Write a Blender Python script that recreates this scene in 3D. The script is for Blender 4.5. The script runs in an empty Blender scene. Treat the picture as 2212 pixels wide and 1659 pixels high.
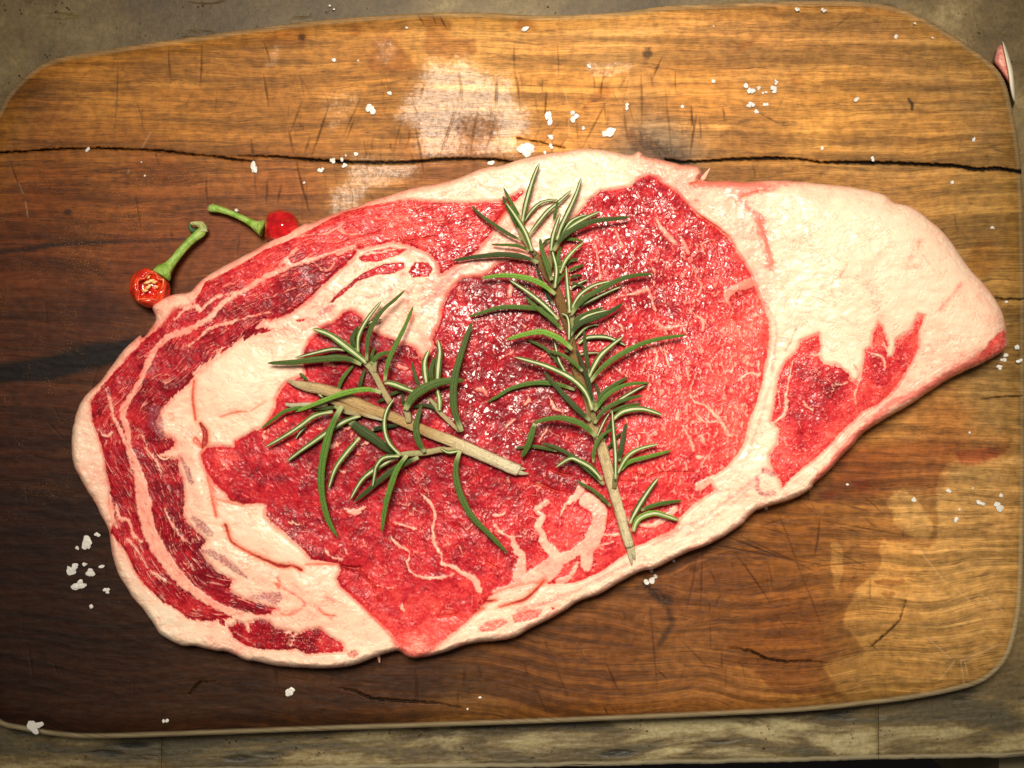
import bpy, math, random
import numpy as np
# ---------------------------------------------------------------- camera, world, lamps
S = 0.0002            # metres per traced unit (the picture is 2212 x 1659 units, 0.44 m wide)
CX, CY, CAMH = 1106.0, 829.5, 0.60
scn = bpy.context.scene
COL = scn.collection
cam = bpy.data.cameras.new("camera"); cam_o = bpy.data.objects.new("camera", cam); COL.objects.link(cam_o)
cam_o.location = (0, 0, CAMH); cam.sensor_width = 36; cam.lens = 36 * CAMH / (2212 * S)
cam.clip_start = 0.01; cam.clip_end = 50
scn.camera = cam_o
w = bpy.data.worlds.new("World"); scn.world = w; w.use_nodes = True
w.node_tree.nodes["Background"].inputs[0].default_value = (1.0, 0.88, 0.74, 1)
w.node_tree.nodes["Background"].inputs[1].default_value = 0.12
L = 1.0
LP = ((1010 - CX) * S * (1 + L / CAMH), (CY - 270) * S * (1 + L / CAMH), L)
ld = bpy.data.lights.new("window_lamp", 'AREA'); ld.shape = 'RECTANGLE'; ld.size = 0.30; ld.size_y = 0.26
ld.energy = 1.17; ld.color = (1.0, 0.90, 0.76)
lo = bpy.data.objects.new("window_lamp", ld); COL.objects.link(lo); lo.location = LP
from mathutils import Vector
ld.spread = math.radians(41)
lo.rotation_euler = (Vector((0.035, 0.0, 0)) - Vector(LP)).to_track_quat('-Z', 'Y').to_euler()
scn.view_settings.view_transform = 'Standard'; scn.view_settings.look = 'None'
scn.view_settings.exposure = 0.0; scn.view_settings.gamma = 1.0

random.seed(7); rng = np.random.default_rng(7)

# ---------------------------------------------------------------- helpers: traced picture units -> the place
CR = {'A': (200, 600, .29762), 'B': (200, 1500, .29762), 'C': (500, 1900, .29762), 'D': (1100, 600, .29762),
      'E': (1600, 1900, .29762), 'F': (2200, 600, .29762), 'G': (2200, 1400, .29762), 'H': (2832, 700, .29762),
      'T1': (0, 0, .33482), 'T2': (1340, 0, .33482), 'T3': (2682, 0, .33482), 'T4': (0, 1900, .37161),
      'T5': (1340, 2300, .33482), 'T6': (2682, 1700, .43772),
      'Z1': (950, 1100, .16533), 'Z2': (1000, 1500, .16533), 'Z3': (1450, 1200, .16533), 'Z4': (1500, 1650, .18184),
      'N5': (1750, 600, .21081), 'N6': (1800, 1000, .23561), 'N7': (1850, 1500, .24806), 'K': (450, 750, .19841),
      'P': (0, 0, 1.0)}
def cv(c, pts):
    ox, oy, f = CR[c]
    return [(ox / 1.82278 + p[0] * f, oy / 1.82278 + p[1] * f) + tuple(p[2:]) for p in pts]
def at(px, py, z):
    k = S * (1 - z / CAMH)
    return ((px - CX) * k, (CY - py) * k, z)
def at_np(px, py, z):
    k = S * (1 - z / CAMH)
    return np.stack([(px - CX) * k, (CY - py) * k, z], -1)
def lin(h):
    v = [int(h[i:i + 2], 16) / 255 for i in (0, 2, 4)]
    return tuple(a / 12.92 if a <= .04045 else ((a + .055) / 1.055) ** 2.4 for a in v)
def sstep(a, b, x):
    t = np.clip((x - a) / (b - a), 0, 1); return t * t * (3 - 2 * t)

PERM = rng.permutation(4096).astype(np.int32)
GA = rng.random(4096).astype(np.float32) * 2 * np.pi
GX, GY = np.cos(GA), np.sin(GA)
def noise(x, y, seed=0):
    x = x + seed * 37.13; y = y + seed * 17.77
    xi = np.floor(x).astype(np.int32); yi = np.floor(y).astype(np.int32)
    fx = (x - xi).astype(np.float32); fy = (y - yi).astype(np.float32)
    def g(i, j, dx, dy):
        h = PERM[(PERM[(xi + i) & 4095] + yi + j) & 4095]
        return GX[h] * dx + GY[h] * dy
    u = fx * fx * fx * (fx * (fx * 6 - 15) + 10); v = fy * fy * fy * (fy * (fy * 6 - 15) + 10)
    a = g(0, 0, fx, fy); b = g(1, 0, fx - 1, fy); c = g(0, 1, fx, fy - 1); d = g(1, 1, fx - 1, fy - 1)
    return (a + u * (b - a) + v * ((c + u * (d - c)) - (a + u * (b - a)))) * 1.5
def fbm(x, y, seed=0, o=3):
    r = 0; a = 1.0; t = 0
    for i in range(o):
        r = r + a * noise(x * 2 ** i, y * 2 ** i, seed + i * 3); t += a; a *= .5
    return r / t
def spline(pts, n=6, closed=False):
    P = np.array(pts, float); m = len(P); out = []
    rngi = range(m if closed else m - 1)
    for i in rngi:
        if closed: p0, p1, p2, p3 = P[(i - 1) % m], P[i], P[(i + 1) % m], P[(i + 2) % m]
        else: p0, p1, p2, p3 = P[max(i - 1, 0)], P[i], P[i + 1], P[min(i + 2, m - 1)]
        for k in range(n):
            t = k / n
            out.append(.5 * ((2 * p1) + (-p0 + p2) * t + (2 * p0 - 5 * p1 + 4 * p2 - p3) * t * t + (-p0 + 3 * p1 - 3 * p2 + p3) * t ** 3))
    if not closed: out.append(P[-1])
    return np.array(out)
def seg_dist(x, y, V, closed=False, near=False):
    """running minimum of the distance to a chain of segments; V may carry a third column (half width)"""
    n = len(V); best = np.full(x.shape, 1e9, np.float32)
    nx = ny = None
    if near: nx = np.zeros_like(best); ny = np.zeros_like(best)
    for i in range(n if closed else n - 1):
        a = V[i]; b = V[(i + 1) % n]
        dx, dy = b[0] - a[0], b[1] - a[1]; L2 = dx * dx + dy * dy + 1e-9
        t = np.clip(((x - a[0]) * dx + (y - a[1]) * dy) / L2, 0, 1)
        qx = a[0] + t * dx; qy = a[1] + t * dy
        d = np.sqrt((x - qx) ** 2 + (y - qy) ** 2)
        if len(a) > 2: d = d - (a[2] + t * (b[2] - a[2]))
        m = d < best
        best = np.where(m, d, best)
        if near: nx = np.where(m, qx, nx); ny = np.where(m, qy, ny)
    return (best, nx, ny) if near else best
def inside(x, y, V):
    r = np.zeros(x.shape, bool); n = len(V)
    for i in range(n):
        x1, y1 = V[i][:2]; x2, y2 = V[(i + 1) % n][:2]
        if y1 == y2: continue
        c = ((y1 > y) != (y2 > y)) & (x < (x2 - x1) * (y - y1) / (y2 - y1) + x1)
        r ^= c
    return r
def sdf(x, y, V, pad=30):
    """positive inside, evaluated exactly near the polygon's box, -pad elsewhere"""
    V = np.asarray(V); out = np.full(x.shape, -float(pad), np.float32)
    m = (x > V[:, 0].min() - pad) & (x < V[:, 0].max() + pad) & (y > V[:, 1].min() - pad) & (y < V[:, 1].max() + pad)
    xs, ys = x[m], y[m]
    if xs.size == 0: return out
    d = seg_dist(xs, ys, V, True); s = inside(xs, ys, V)
    out[m] = np.where(s, d, -d); return out
def line_d(x, y, V, pad=30):
    V = np.asarray(V); out = np.full(x.shape, float(pad), np.float32)
    m = (x > V[:, 0].min() - pad) & (x < V[:, 0].max() + pad) & (y > V[:, 1].min() - pad) & (y < V[:, 1].max() + pad)
    if m.any(): out[m] = seg_dist(x[m], y[m], V)
    return out
def outline_sdf(x, y, V):
    """coarse signed distance refined close to the outline"""
    st = 14.0; x0, y0 = x.min() - 2 * st, y.min() - 2 * st
    nx = int((x.max() - x0) / st) + 4; ny = int((y.max() - y0) / st) + 4
    gx, gy = np.meshgrid(x0 + np.arange(nx) * st, y0 + np.arange(ny) * st)
    g = seg_dist(gx, gy, V, True); g = np.where(inside(gx, gy, V), g, -g)
    u = (x - x0) / st; v = (y - y0) / st; i = u.astype(int); j = v.astype(int); fu = u - i; fv = v - j
    d = (g[j, i] * (1 - fu) + g[j, i + 1] * fu) * (1 - fv) + (g[j + 1, i] * (1 - fu) + g[j + 1, i + 1] * fu) * fv
    px, py = x.copy(), y.copy()
    m = np.abs(d) < 24
    dd, qx, qy = seg_dist(x[m], y[m], V, True, True)
    s = inside(x[m], y[m], V); d[m] = np.where(s, dd, -dd); px[m] = qx; py[m] = qy
    return d, px, py
def idw(x, y, pts, p=1.6, eps=900.0):
    P = np.array([q[:2] for q in pts], float); C = np.array([q[2:] for q in pts], float)
    st = 12.0; x0, y0 = x.min() - st, y.min() - st
    nx = int((x.max() - x0) / st) + 3; ny = int((y.max() - y0) / st) + 3
    gx, gy = np.meshgrid(x0 + np.arange(nx) * st, y0 + np.arange(ny) * st)
    W = np.zeros(gx.shape); A = np.zeros(gx.shape + (C.shape[1],))
    for q, c in zip(P, C):
        k = 1 / ((gx - q[0]) ** 2 + (gy - q[1]) ** 2 + eps) ** p
        W += k; A += k[..., None] * c
    A /= W[..., None]
    u = (x - x0) / st; v = (y - y0) / st; i = u.astype(int); j = v.astype(int)
    fu = (u - i)[..., None]; fv = (v - j)[..., None]
    return (A[j, i] * (1 - fu) + A[j, i + 1] * fu) * (1 - fv) + (A[j + 1, i] * (1 - fu) + A[j + 1, i + 1] * fu) * fv

# ---------------------------------------------------------------- object helpers
def tagit(o, label=None, cat=None, group=None, kind=None):
    if label: o['label'] = label
    if cat: o['category'] = cat
    if group: o['group'] = group
    if kind: o['kind'] = kind
    return o
def empty(name, loc, **k):
    o = bpy.data.objects.new(name, None); o.empty_display_size = .01; COL.objects.link(o); o.location = loc
    return tagit(o, **k)
def quadmesh(name, co, faces, mat=None, parent=None, smooth=True, attrs=None, normals=None):
    me = bpy.data.meshes.new(name)
    co = np.asarray(co, np.float32)
    if parent is not None: co = co - np.array(parent.location, np.float32)
    faces = np.asarray(faces, np.int32)
    me.vertices.add(len(co)); me.vertices.foreach_set("co", co.ravel())
    k = faces.shape[1]
    me.loops.add(faces.size); me.loops.foreach_set("vertex_index", faces.ravel())
    me.polygons.add(len(faces)); me.polygons.foreach_set("loop_start", np.arange(0, faces.size, k, dtype=np.int32))
    me.update(calc_edges=True); me.validate()
    me.polygons.foreach_set("use_smooth", np.full(len(me.polygons), smooth))
    for an, a in (attrs or {}).items():
        a = np.asarray(a, np.float32)
        if a.ndim == 1: t = me.attributes.new(an, 'FLOAT', 'POINT'); t.data.foreach_set("value", a)
        else:
            t = me.attributes.new(an, 'FLOAT_COLOR', 'POINT')
            t.data.foreach_set("color", np.concatenate([a[:, :3], np.ones((len(a), 1), np.float32)], 1).astype(np.float32).ravel())
    if normals is not None: me.normals_split_custom_set_from_vertices(normals.tolist())
    if mat: me.materials.append(mat)
    o = bpy.data.objects.new(name, me); COL.objects.link(o)
    if parent is not None: o.parent = parent
    return o
def pymesh(name, vs, fs, mat=None, parent=None, smooth=True, attrs=None):
    me = bpy.data.meshes.new(name)
    if parent is not None:
        l = parent.location; vs = [(v[0] - l[0], v[1] - l[1], v[2] - l[2]) for v in vs]
    me.from_pydata([tuple(map(float, v)) for v in vs], [], fs); me.update()
    for p in me.polygons: p.use_smooth = smooth
    for an, a in (attrs or {}).items():
        t = me.attributes.new(an, 'FLOAT', 'POINT'); t.data.foreach_set("value", np.asarray(a, np.float32))
    if mat: me.materials.append(mat)
    o = bpy.data.objects.new(name, me); COL.objects.link(o)
    if parent is not None: o.parent = parent
    return o

# ---------------------------------------------------------------- node helpers
class NT:
    def __init__(s, name):
        s.m = bpy.data.materials.new(name); s.m.use_nodes = True; s.t = s.m.node_tree
        s.b = s.t.nodes["Principled BSDF"]; s.out = s.t.nodes["Material Output"]
    def link(s, a, b): s.t.links.new(a, b)
    def n(s, ty, **k):
        x = s.t.nodes.new(ty)
        for a, b in k.items(): setattr(x, a, b)
        return x
    def put(s, sock, v):
        if isinstance(v, bpy.types.NodeSocket): s.link(v, sock)
        elif isinstance(v, (tuple, list)): sock.default_value = tuple(v) + ((1,) if len(v) == 3 and len(sock.default_value) == 4 else ())
        else: sock.default_value = v
    def attr(s, name, out='Fac'): x = s.n('ShaderNodeAttribute', attribute_name=name); return x.outputs[out]
    def math(s, op, a, b=0.0, c=0.0, clamp=False):
        x = s.n('ShaderNodeMath', operation=op, use_clamp=clamp); s.put(x.inputs[0], a); s.put(x.inputs[1], b); s.put(x.inputs[2], c); return x.outputs[0]
    def mul(s, a, b): return s.math('MULTIPLY', a, b)
    def add(s, a, b): return s.math('ADD', a, b)
    def ss(s, x, a, b, lo=0., hi=1.):
        r = s.n('ShaderNodeMapRange', interpolation_type='SMOOTHSTEP'); s.put(r.inputs[0], x)
        r.inputs[1].default_value = a; r.inputs[2].default_value = b; r.inputs[3].default_value = lo; r.inputs[4].default_value = hi; return r.outputs[0]
    def mix(s, f, a, b, mode='MIX'):
        x = s.n('ShaderNodeMix', data_type='RGBA', blend_type=mode); s.put(x.inputs['Factor'], f)
        s.put(x.inputs[6], a); s.put(x.inputs[7], b); return x.outputs[2]
    def ramp(s, f, stops):
        x = s.n('ShaderNodeValToRGB'); s.put(x.inputs[0], f); e = x.color_ramp.elements
        while len(e) < len(stops): e.new(.5)
        for el, (p, c) in zip(e, stops): el.position = p; el.color = tuple(c) + (1,)
        return x.outputs[0]
    def xyz(s, a, b, c=0.0):
        x = s.n('ShaderNodeCombineXYZ'); s.put(x.inputs[0], a); s.put(x.inputs[1], b); s.put(x.inputs[2], c); return x.outputs[0]
    def noise(s, v, scale, detail=3, rough=.55, dist=0.0):
        x = s.n('ShaderNodeTexNoise'); s.put(x.inputs['Vector'], v); x.inputs['Scale'].default_value = scale
        x.inputs['Detail'].default_value = detail; x.inputs['Roughness'].default_value = rough; x.inputs['Distortion'].default_value = dist; return x.outputs[0]
    def vor(s, v, scale, feature='F1', rnd=1.0, out='Distance'):
        x = s.n('ShaderNodeTexVoronoi', feature=feature); s.put(x.inputs['Vector'], v); x.inputs['Scale'].default_value = scale
        x.inputs['Randomness'].default_value = rnd; return x.outputs[out]
    def geo(s): return s.n('ShaderNodeNewGeometry').outputs['Position']
    def obj(s): return s.n('ShaderNodeTexCoord').outputs['Object']
    def bump(s, h, strength=1.0, dist=.001, prev=None):
        x = s.n('ShaderNodeBump'); s.put(x.inputs['Height'], h); s.put(x.inputs['Strength'], strength); x.inputs['Distance'].default_value = dist
        if prev is not None: s.link(prev, x.inputs['Normal'])
        return x.outputs[0]
    def set(s, **k):
        nm = {'col': 'Base Color', 'rough': 'Roughness', 'nor': 'Normal', 'spec': 'Specular IOR Level', 'sss': 'Subsurface Weight',
              'coat': 'Coat Weight', 'croughness': 'Coat Roughness', 'trans': 'Transmission Weight'}
        for a, v in k.items(): s.put(s.b.inputs[nm[a]], v)

# ================================================================ SETTING: floor far below, stone table
fl = NT("floor_dark")
fl.set(col=fl.mix(fl.noise(fl.geo(), 6, 4), (.004, .005, .008), (.010, .011, .016)), rough=.6)  # near-black colour stands in for the shadow below the table
f = pymesh('floor', [(-6, -6, -.78), (6, -6, -.78), (6, 6, -.78), (-6, 6, -.78)], [(0, 1, 2, 3)], fl.m, smooth=False)
tagit(f, kind='structure')

tz = -0.024
st = NT("stone")
P = st.geo()
sc = st.n('ShaderNodeMapping'); st.link(P, sc.inputs['Vector']); sc.inputs['Scale'].default_value = (.22, 1, 1)
blot = st.noise(P, 11, 8, .68); layer = st.noise(sc.outputs[0], 60, 6, .6, .6); fine = st.noise(P, 420, 4, .7)
pit = st.vor(P, 420, 'F1'); pitm = st.mul(st.ss(pit, .26, .12), st.ss(st.noise(P, 75, 4, .7), .52, .66))
pl = st.vor(sc.outputs[0], 150, 'F1'); plm = st.mul(st.ss(pl, .34, .18), st.ss(layer, .5, .6))
c = st.ramp(blot, [(.34, lin('47371A')), (.47, lin('67532D')), (.58, lin('857044')), (.70, lin('C0AA78'))])
c = st.mix(st.mul(st.ss(layer, .42, .60), st.attr('band')), c, lin('4E4630'), 'MIX')
c = st.mix(st.mul(st.ss(layer, .50, .36), st.attr('band')), c, lin('A89A70'), 'MIX')
c = st.mix(st.ss(fine, .3, .7), st.mix(1.0, c, (.66, .66, .62), 'MULTIPLY'), c)
c = st.mix(st.math('MAXIMUM', pitm, st.mul(plm, st.attr('band'))), c, lin('1E1A10'))
c = st.mix(st.mul(st.attr('lip'), .75), c, lin('C9BC98'))
ht = st.add(st.mul(fine, .5), st.mul(st.math('MAXIMUM', pitm, plm), -1.0))
st.set(col=c, rough=.55, nor=st.bump(ht, .7, .0006))
# slabs: seams at traced x = 349 and 1898, front edge along the bottom of the picture
table = empty('stone_table', (0, 0.1, tz - .02), label='worn grey-brown stone table top under the wooden board', cat='table')
def front_y(px):    # traced line of the front lip
    return np.interp(px, [-700, 0, 900, 1300, 1700, 2212, 2900], [1690, 1674, 1661, 1655, 1646, 1634, 1620])
def slab(x0, x1, front=True):
    nx, ny = max(6, int((x1 - x0) / 9)), 260
    xs = np.linspace(x0 + .5, x1 - .5, nx)
    # rows: dense near the front edge
    v = np.linspace(0, 1, ny) ** 1.5
    X, V = np.meshgrid(xs, v)
    fy = front_y(X) + 3.0 * fbm(X / 60, X * 0, 11) + 1.4 * fbm(X / 9, X * 0 + 3, 12)
    Y = (fy * (1 - V) + 1203 * V) if front else (1200 * (1 - V) - 900 * V)
    df = fy - Y if front else 60 + 0 * Y
    dx = np.minimum(X - x0, x1 - X) + 2.2 * fbm(Y / 25, X * 0 + 9, 13)
    Z = tz + .00035 * fbm(X / 12, Y / 12, 5) - .0045 * (1 - np.sqrt(np.clip(1 - (1 - np.clip(df / 16, 0, 1)) ** 2, 0, 1)))
    Z -= .0008 * np.exp(-(dx / 1.6) ** 2)
    co = at_np(X, Y, Z)
    # front skirt rows down
    lo1 = co[0].copy(); lo1[:, 2] -= .006; lo2 = lo1.copy(); lo2[:, 2] = tz - .04; lo2[:, 1] += .004
    co = np.concatenate([lo2[None], lo1[None], co], 0); R, Cn = co.shape[:2]
    idx = np.arange(R * Cn).reshape(R, Cn)
    F = np.stack([idx[:-1, :-1], idx[:-1, 1:], idx[1:, 1:], idx[1:, :-1]], -1).reshape(-1, 4)
    Yf = np.concatenate([Y[:1], Y[:1], Y], 0); dff = np.concatenate([df[:1] * 0, df[:1] * 0, df], 0)
    band = sstep(1400, 1560, Yf); lip = np.clip(1 - dff / 13, 0, 1)
    quadmesh('stone_slab', co.reshape(-1, 3), F, st.m, table, True, {'band': band.ravel(), 'lip': sstep(0, .6, lip).ravel()})
for a, b in ((-900, 349), (349, 1898), (1898, 3100)): slab(a, b)
slab(-900, 3100, False)
# a pale leg shows past the dark gap in the corner below
def box(name, x0, x1, y0, y1, z0, z1, mat, parent, bev=.003):
    b = bev
    prof = [(x0, y0 + b), (x0 + b, y0), (x1 - b, y0), (x1, y0 + b), (x1, y1 - b), (x1 - b, y1), (x0 + b, y1), (x0, y1 - b)]
    vs = [(x, y, z) for z in (z0, z1) for x, y in prof]
    fs = [tuple(range(8))[::-1], tuple(range(8, 16))] + [(i, (i + 1) % 8, 8 + (i + 1) % 8, 8 + i) for i in range(8)]
    o = pymesh(name, vs, fs, mat, parent, False); return o
lg = NT("pale_leg"); lg.set(col=lg.mix(lg.noise(lg.geo(), 60, 4), lin('5E553C'), lin('80765A')), rough=.6)
q = at(2166, 1650, -.06)
box('table_leg', q[0], q[0] + .07, q[1] - .03, q[1] + .05, -.775, -.065, lg.m, table)
box('table_leg', -q[0] - .3, -q[0] - .23, q[1] - .03, q[1] + .05, -.775, -.065, lg.m, table)

# ================================================================ CUTTING BOARD
BO = [(-25, 290), (0, 235), (20, 200), (60, 160), (110, 130), (200, 112), (330, 92), (450, 75), (560, 60), (680, 45), (800, 35), (950, 27), (1060, 28),
      (1150, 33), (1250, 32), (1350, 25), (1440, 13), (1560, 8), (1700, 3), (1800, 2), (1900, 8), (1970, 28), (2040, 65), (2100, 105), (2145, 140),
      (2170, 175), (2185, 230), (2200, 310), (2208, 400), (2213, 600), (2214, 900), (2212, 1150), (2207, 1290), (2198, 1353), (2176, 1423), (2128, 1471),
      (2062, 1493), (1975, 1510), (1892, 1521), (1734, 1537), (1471, 1550), (1100, 1565), (741, 1577), (334, 1592), (186, 1595), (112, 1589), (48, 1578),
      (0, 1566), (-30, 1530), (-48, 1400), (-52, 900), (-45, 400)]
BOs = spline(BO, 5, True)
SO = [(217, 823), (238, 793), (265, 758), (300, 726), (312, 727), (337, 690), (329, 664), (348, 647), (378, 636), (410, 630), (434, 607), (482, 576), (527, 552),
      (571, 527), (616, 505), (655, 485), (672, 482), (720, 463), (768, 447), (796, 436), (835, 424), (886, 408), (945, 396), (984, 387), (1020, 372),
      (1049, 362), (1085, 356), (1124, 345), (1168, 335), (1213, 327), (1271, 321), (1331, 329), (1363, 335), (1378, 328), (1387, 331), (1396, 338), (1451, 350),
      (1475, 357), (1508, 360), (1516, 374), (1513, 390), (1564, 391), (1609, 393), (1653, 390), (1713, 391), (1772, 397), (1822, 403), (1881, 413), (1911, 421),
      (1935, 438), (1962, 444), (1986, 458), (2030, 494), (2060, 530), (2090, 574), (2125, 613), (2152, 649), (2169, 685), (2174, 726), (2172, 753),
      (2143, 774), (2119, 786), (2084, 801), (2045, 821), (2015, 842), (1965, 875), (1915, 902), (1865, 935), (1841, 964), (1817, 988), (1790, 1018), (1758, 1045),
      (1752, 1055), (1713, 1078), (1671, 1091), (1636, 1101), (1615, 1119), (1594, 1140), (1534, 1174), (1475, 1197), (1415, 1228), (1384, 1234), (1335, 1260),
      (1295, 1283), (1253, 1298), (1220, 1319), (1176, 1343), (1140, 1362), (1110, 1377), (1071, 1384), (1033, 1387), (997, 1396), (958, 1410), (911, 1420), (880, 1419),
      (862, 1406), (845, 1408), (819, 1416), (762, 1438), (706, 1444), (646, 1442), (601, 1439), (557, 1429), (527, 1424), (494, 1409), (467, 1407), (423, 1396), (393, 1394),
      (348, 1372), (334, 1352), (310, 1316), (292, 1298), (274, 1271), (253, 1234), (241, 1189), (235, 1147), (217, 1112), (202, 1082), (187, 1058), (170, 1028),
      (159, 1002), (155, 965), (156, 936), (160, 912), (167, 888), (181, 859)]
SOs = spline(SO, 4, True)
k = np.arange(len(SOs)); nrm = np.roll(SOs, -1, 0) - np.roll(SOs, 1, 0); nrm = np.stack([-nrm[:, 1], nrm[:, 0]], 1) / (np.linalg.norm(nrm, axis=1)[:, None] + 1e-6)
SOs = SOs + nrm * (1.3 * fbm(k / 2.3, k * 0.0, 21, 2) + 1.8 * fbm(k / 9.0, k * 0.0 + 5, 22, 2))[:, None]

def gridcells(x0, x1, y0, y1, step):
    nx = int((x1 - x0) / step) + 1; ny = int((y1 - y0) / step) + 1
    X, Y = np.meshgrid(x0 + np.arange(nx) * step, y0 + np.arange(ny) * step)
    return X.astype(np.float64), Y.astype(np.float64)
def cut_grid(X, Y, keep):
    """faces whose four corners are kept; returns compacted vertex selection and faces"""
    R, C = X.shape; idx = np.arange(R * C).reshape(R, C)
    F = np.stack([idx[:-1, :-1], idx[1:, :-1], idx[1:, 1:], idx[:-1, 1:]], -1).reshape(-1, 4)
    kf = keep.ravel(); F = F[kf[F].all(1)]
    return F
def compact(F, n):
    used = np.zeros(n, bool); used[F.ravel()] = True
    mp = np.cumsum(used) - 1
    return np.nonzero(used)[0], mp[F]

X, Y = gridcells(-56, 2222, -4, 1604, 2.05)
d, qx, qy = outline_sdf(X.ravel(), Y.ravel(), BOs); d = d.reshape(X.shape)
ds, _, _ = outline_sdf(X.ravel(), Y.ravel(), np.array(SO, float)); ds = ds.reshape(X.shape)
keep = (d > -1.5) & (ds < 40)
Xb = np.where(d < 0, qx.reshape(X.shape), X); Yb = np.where(d < 0, qy.reshape(X.shape), Y)
d = np.maximum(d, 0)
F = cut_grid(X, Y, keep); sel, F = compact(F, X.size)
x = Xb.ravel()[sel]; y = Yb.ravel()[sel]; de = d.ravel()[sel]; dst = ds.ravel()[sel]
# grain coordinate: traced slope of the year rings
warp = [(0, 100, 10), (600, 100, 0), (1200, 60, 0), (2100, 100, 0), (0, 330, 0), (1000, 340, 10), (2100, 350, 15), (0, 800, 30), (300, 740, 0), (0, 560, 12), (250, 520, 0),
        (0, 1100, 20), (230, 1080, 0), (0, 1500, 150), (500, 1490, 110), (900, 1450, 60), (1300, 1400, 0), (1450, 1300, -55), (1600, 1340, -50), (1800, 1200, 0), (2100, 1000, 0),
        (2190, 1050, -10), (2000, 1300, -20), (2150, 1330, 25), (1750, 1400, -30), (1500, 1480, 30), (1900, 1480, 30), (1000, 1540, 70), (1600, 1150, 15), (2150, 600, 25), (1950, 450, 0)]
gw = idw(x, y, [(a, b, c) for a, b, c in warp], 1.3, 6000)[:, 0]
g = y + gw * 1.0 + 7 * fbm(x / 240, y / 70, 2) + 3 * fbm(x / 60, y / 26, 3)
# knots bend the grain
for kx, ky, kr, ka in ((1425, 1255, 40, 26), (655, 78, 16, 8), (1400, 118, 22, 9), (1440, 1330, 60, -22), (1970, 560, 45, 16), (150, 460, 14, 6), (2080, 1460, 40, 14)):
    r2 = ((x - kx) / (kr * 1.7)) ** 2 + ((y - ky) / kr) ** 2; g = g + ka * np.exp(-r2) * np.sign(y - ky + .01) * np.minimum(1, abs(y - ky) / 8)
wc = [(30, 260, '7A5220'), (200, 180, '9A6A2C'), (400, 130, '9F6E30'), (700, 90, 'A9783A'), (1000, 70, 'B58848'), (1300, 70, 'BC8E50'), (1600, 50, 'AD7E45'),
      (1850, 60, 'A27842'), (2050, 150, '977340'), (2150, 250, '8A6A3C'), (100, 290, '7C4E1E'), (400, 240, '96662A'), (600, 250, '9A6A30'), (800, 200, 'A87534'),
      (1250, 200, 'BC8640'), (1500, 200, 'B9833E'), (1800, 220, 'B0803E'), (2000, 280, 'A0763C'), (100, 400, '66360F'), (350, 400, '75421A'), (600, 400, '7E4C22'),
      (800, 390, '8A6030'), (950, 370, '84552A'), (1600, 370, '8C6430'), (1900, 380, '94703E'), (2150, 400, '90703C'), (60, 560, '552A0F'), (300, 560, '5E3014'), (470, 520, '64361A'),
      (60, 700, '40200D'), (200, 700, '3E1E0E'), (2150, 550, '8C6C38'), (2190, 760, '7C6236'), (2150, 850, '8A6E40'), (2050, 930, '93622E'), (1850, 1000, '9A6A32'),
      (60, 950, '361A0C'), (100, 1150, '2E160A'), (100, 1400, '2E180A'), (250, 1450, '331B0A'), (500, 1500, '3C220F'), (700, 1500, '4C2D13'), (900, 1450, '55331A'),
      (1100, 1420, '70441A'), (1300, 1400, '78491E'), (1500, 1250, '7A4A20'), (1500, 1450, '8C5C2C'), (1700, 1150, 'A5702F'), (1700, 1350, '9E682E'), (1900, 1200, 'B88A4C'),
      (2000, 1100, 'B08C55'), (2100, 1000, 'A58450'), (2100, 1300, 'A8854F'), (1900, 1450, '98743E'), (2100, 1430, '8F7040'), (1000, 1540, '6E4A22'), (1430, 330, '6A5A48')]  # wood tones, with some vignette shade kept in the colour
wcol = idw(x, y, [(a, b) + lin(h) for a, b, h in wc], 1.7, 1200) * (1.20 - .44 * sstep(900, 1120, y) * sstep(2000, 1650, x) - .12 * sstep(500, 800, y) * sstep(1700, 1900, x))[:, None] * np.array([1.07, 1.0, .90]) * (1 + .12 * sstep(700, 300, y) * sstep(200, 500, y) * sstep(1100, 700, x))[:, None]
wx = x + 9 * fbm(x / 45, y / 30, 31) + 3 * fbm(x / 9, y / 7, 32); wy = y + 9 * fbm(x / 45, y / 30, 33) + 3 * fbm(x / 9, y / 7, 34)
def wstain(c, pts, soft=4): return sstep(-soft, soft, sdf(wx, wy, spline(cv(c, pts), 3, True), max(20, soft + 8)))
oil = wstain('T6', [(900, -100), (1600, -60), (1560, 130), (1320, 150), (1260, 300), (1270, 450), (1230, 570), (1000, 540), (990, 650), (900, 740), (860, 800), (800, 950), (900, 1080), (700, 1150), (780, 1290), (500, 1300), (300, 1150), (0, 1200), (-300, 1100), (-300, 300)])
oil2 = wstain('T6', [(1030, 320), (1100, 290), (1150, 330), (1200, 380), (1240, 480), (1200, 540), (1080, 480), (1040, 400)])
oil = np.clip(oil - oil2, 0, 1)
for sp in ([(960, 730), (1100, 730), (1090, 760), (990, 760)], [(980, 800), (1050, 790), (1030, 820)], [(680, 1290), (800, 1285), (790, 1310), (700, 1320)], [(740, 560), (790, 570), (800, 690), (760, 780), (745, 680)]):
    oil = np.clip(oil + wstain('T6', sp, 2) * (1 if sp[0][0] != 740 else -1), 0, 1)
lowr = sstep(900, 1000, y) * sstep(1500, 1640, x)
wcol = wcol * (1 - .38 * (oil * lowr)[:, None] * np.array([.7, 1.0, 1.25])) * (1 + .12 * ((1 - oil) * lowr)[:, None])
bro = wstain('T6', [(800, 100), (1100, 60), (1600, 40), (1580, 150), (1340, 170), (1280, 300), (1100, 280), (900, 330), (700, 340), (760, 200)], 14)
wcol = wcol * (1 - bro[:, None] * np.array([.12, .30, .36]))
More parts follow.
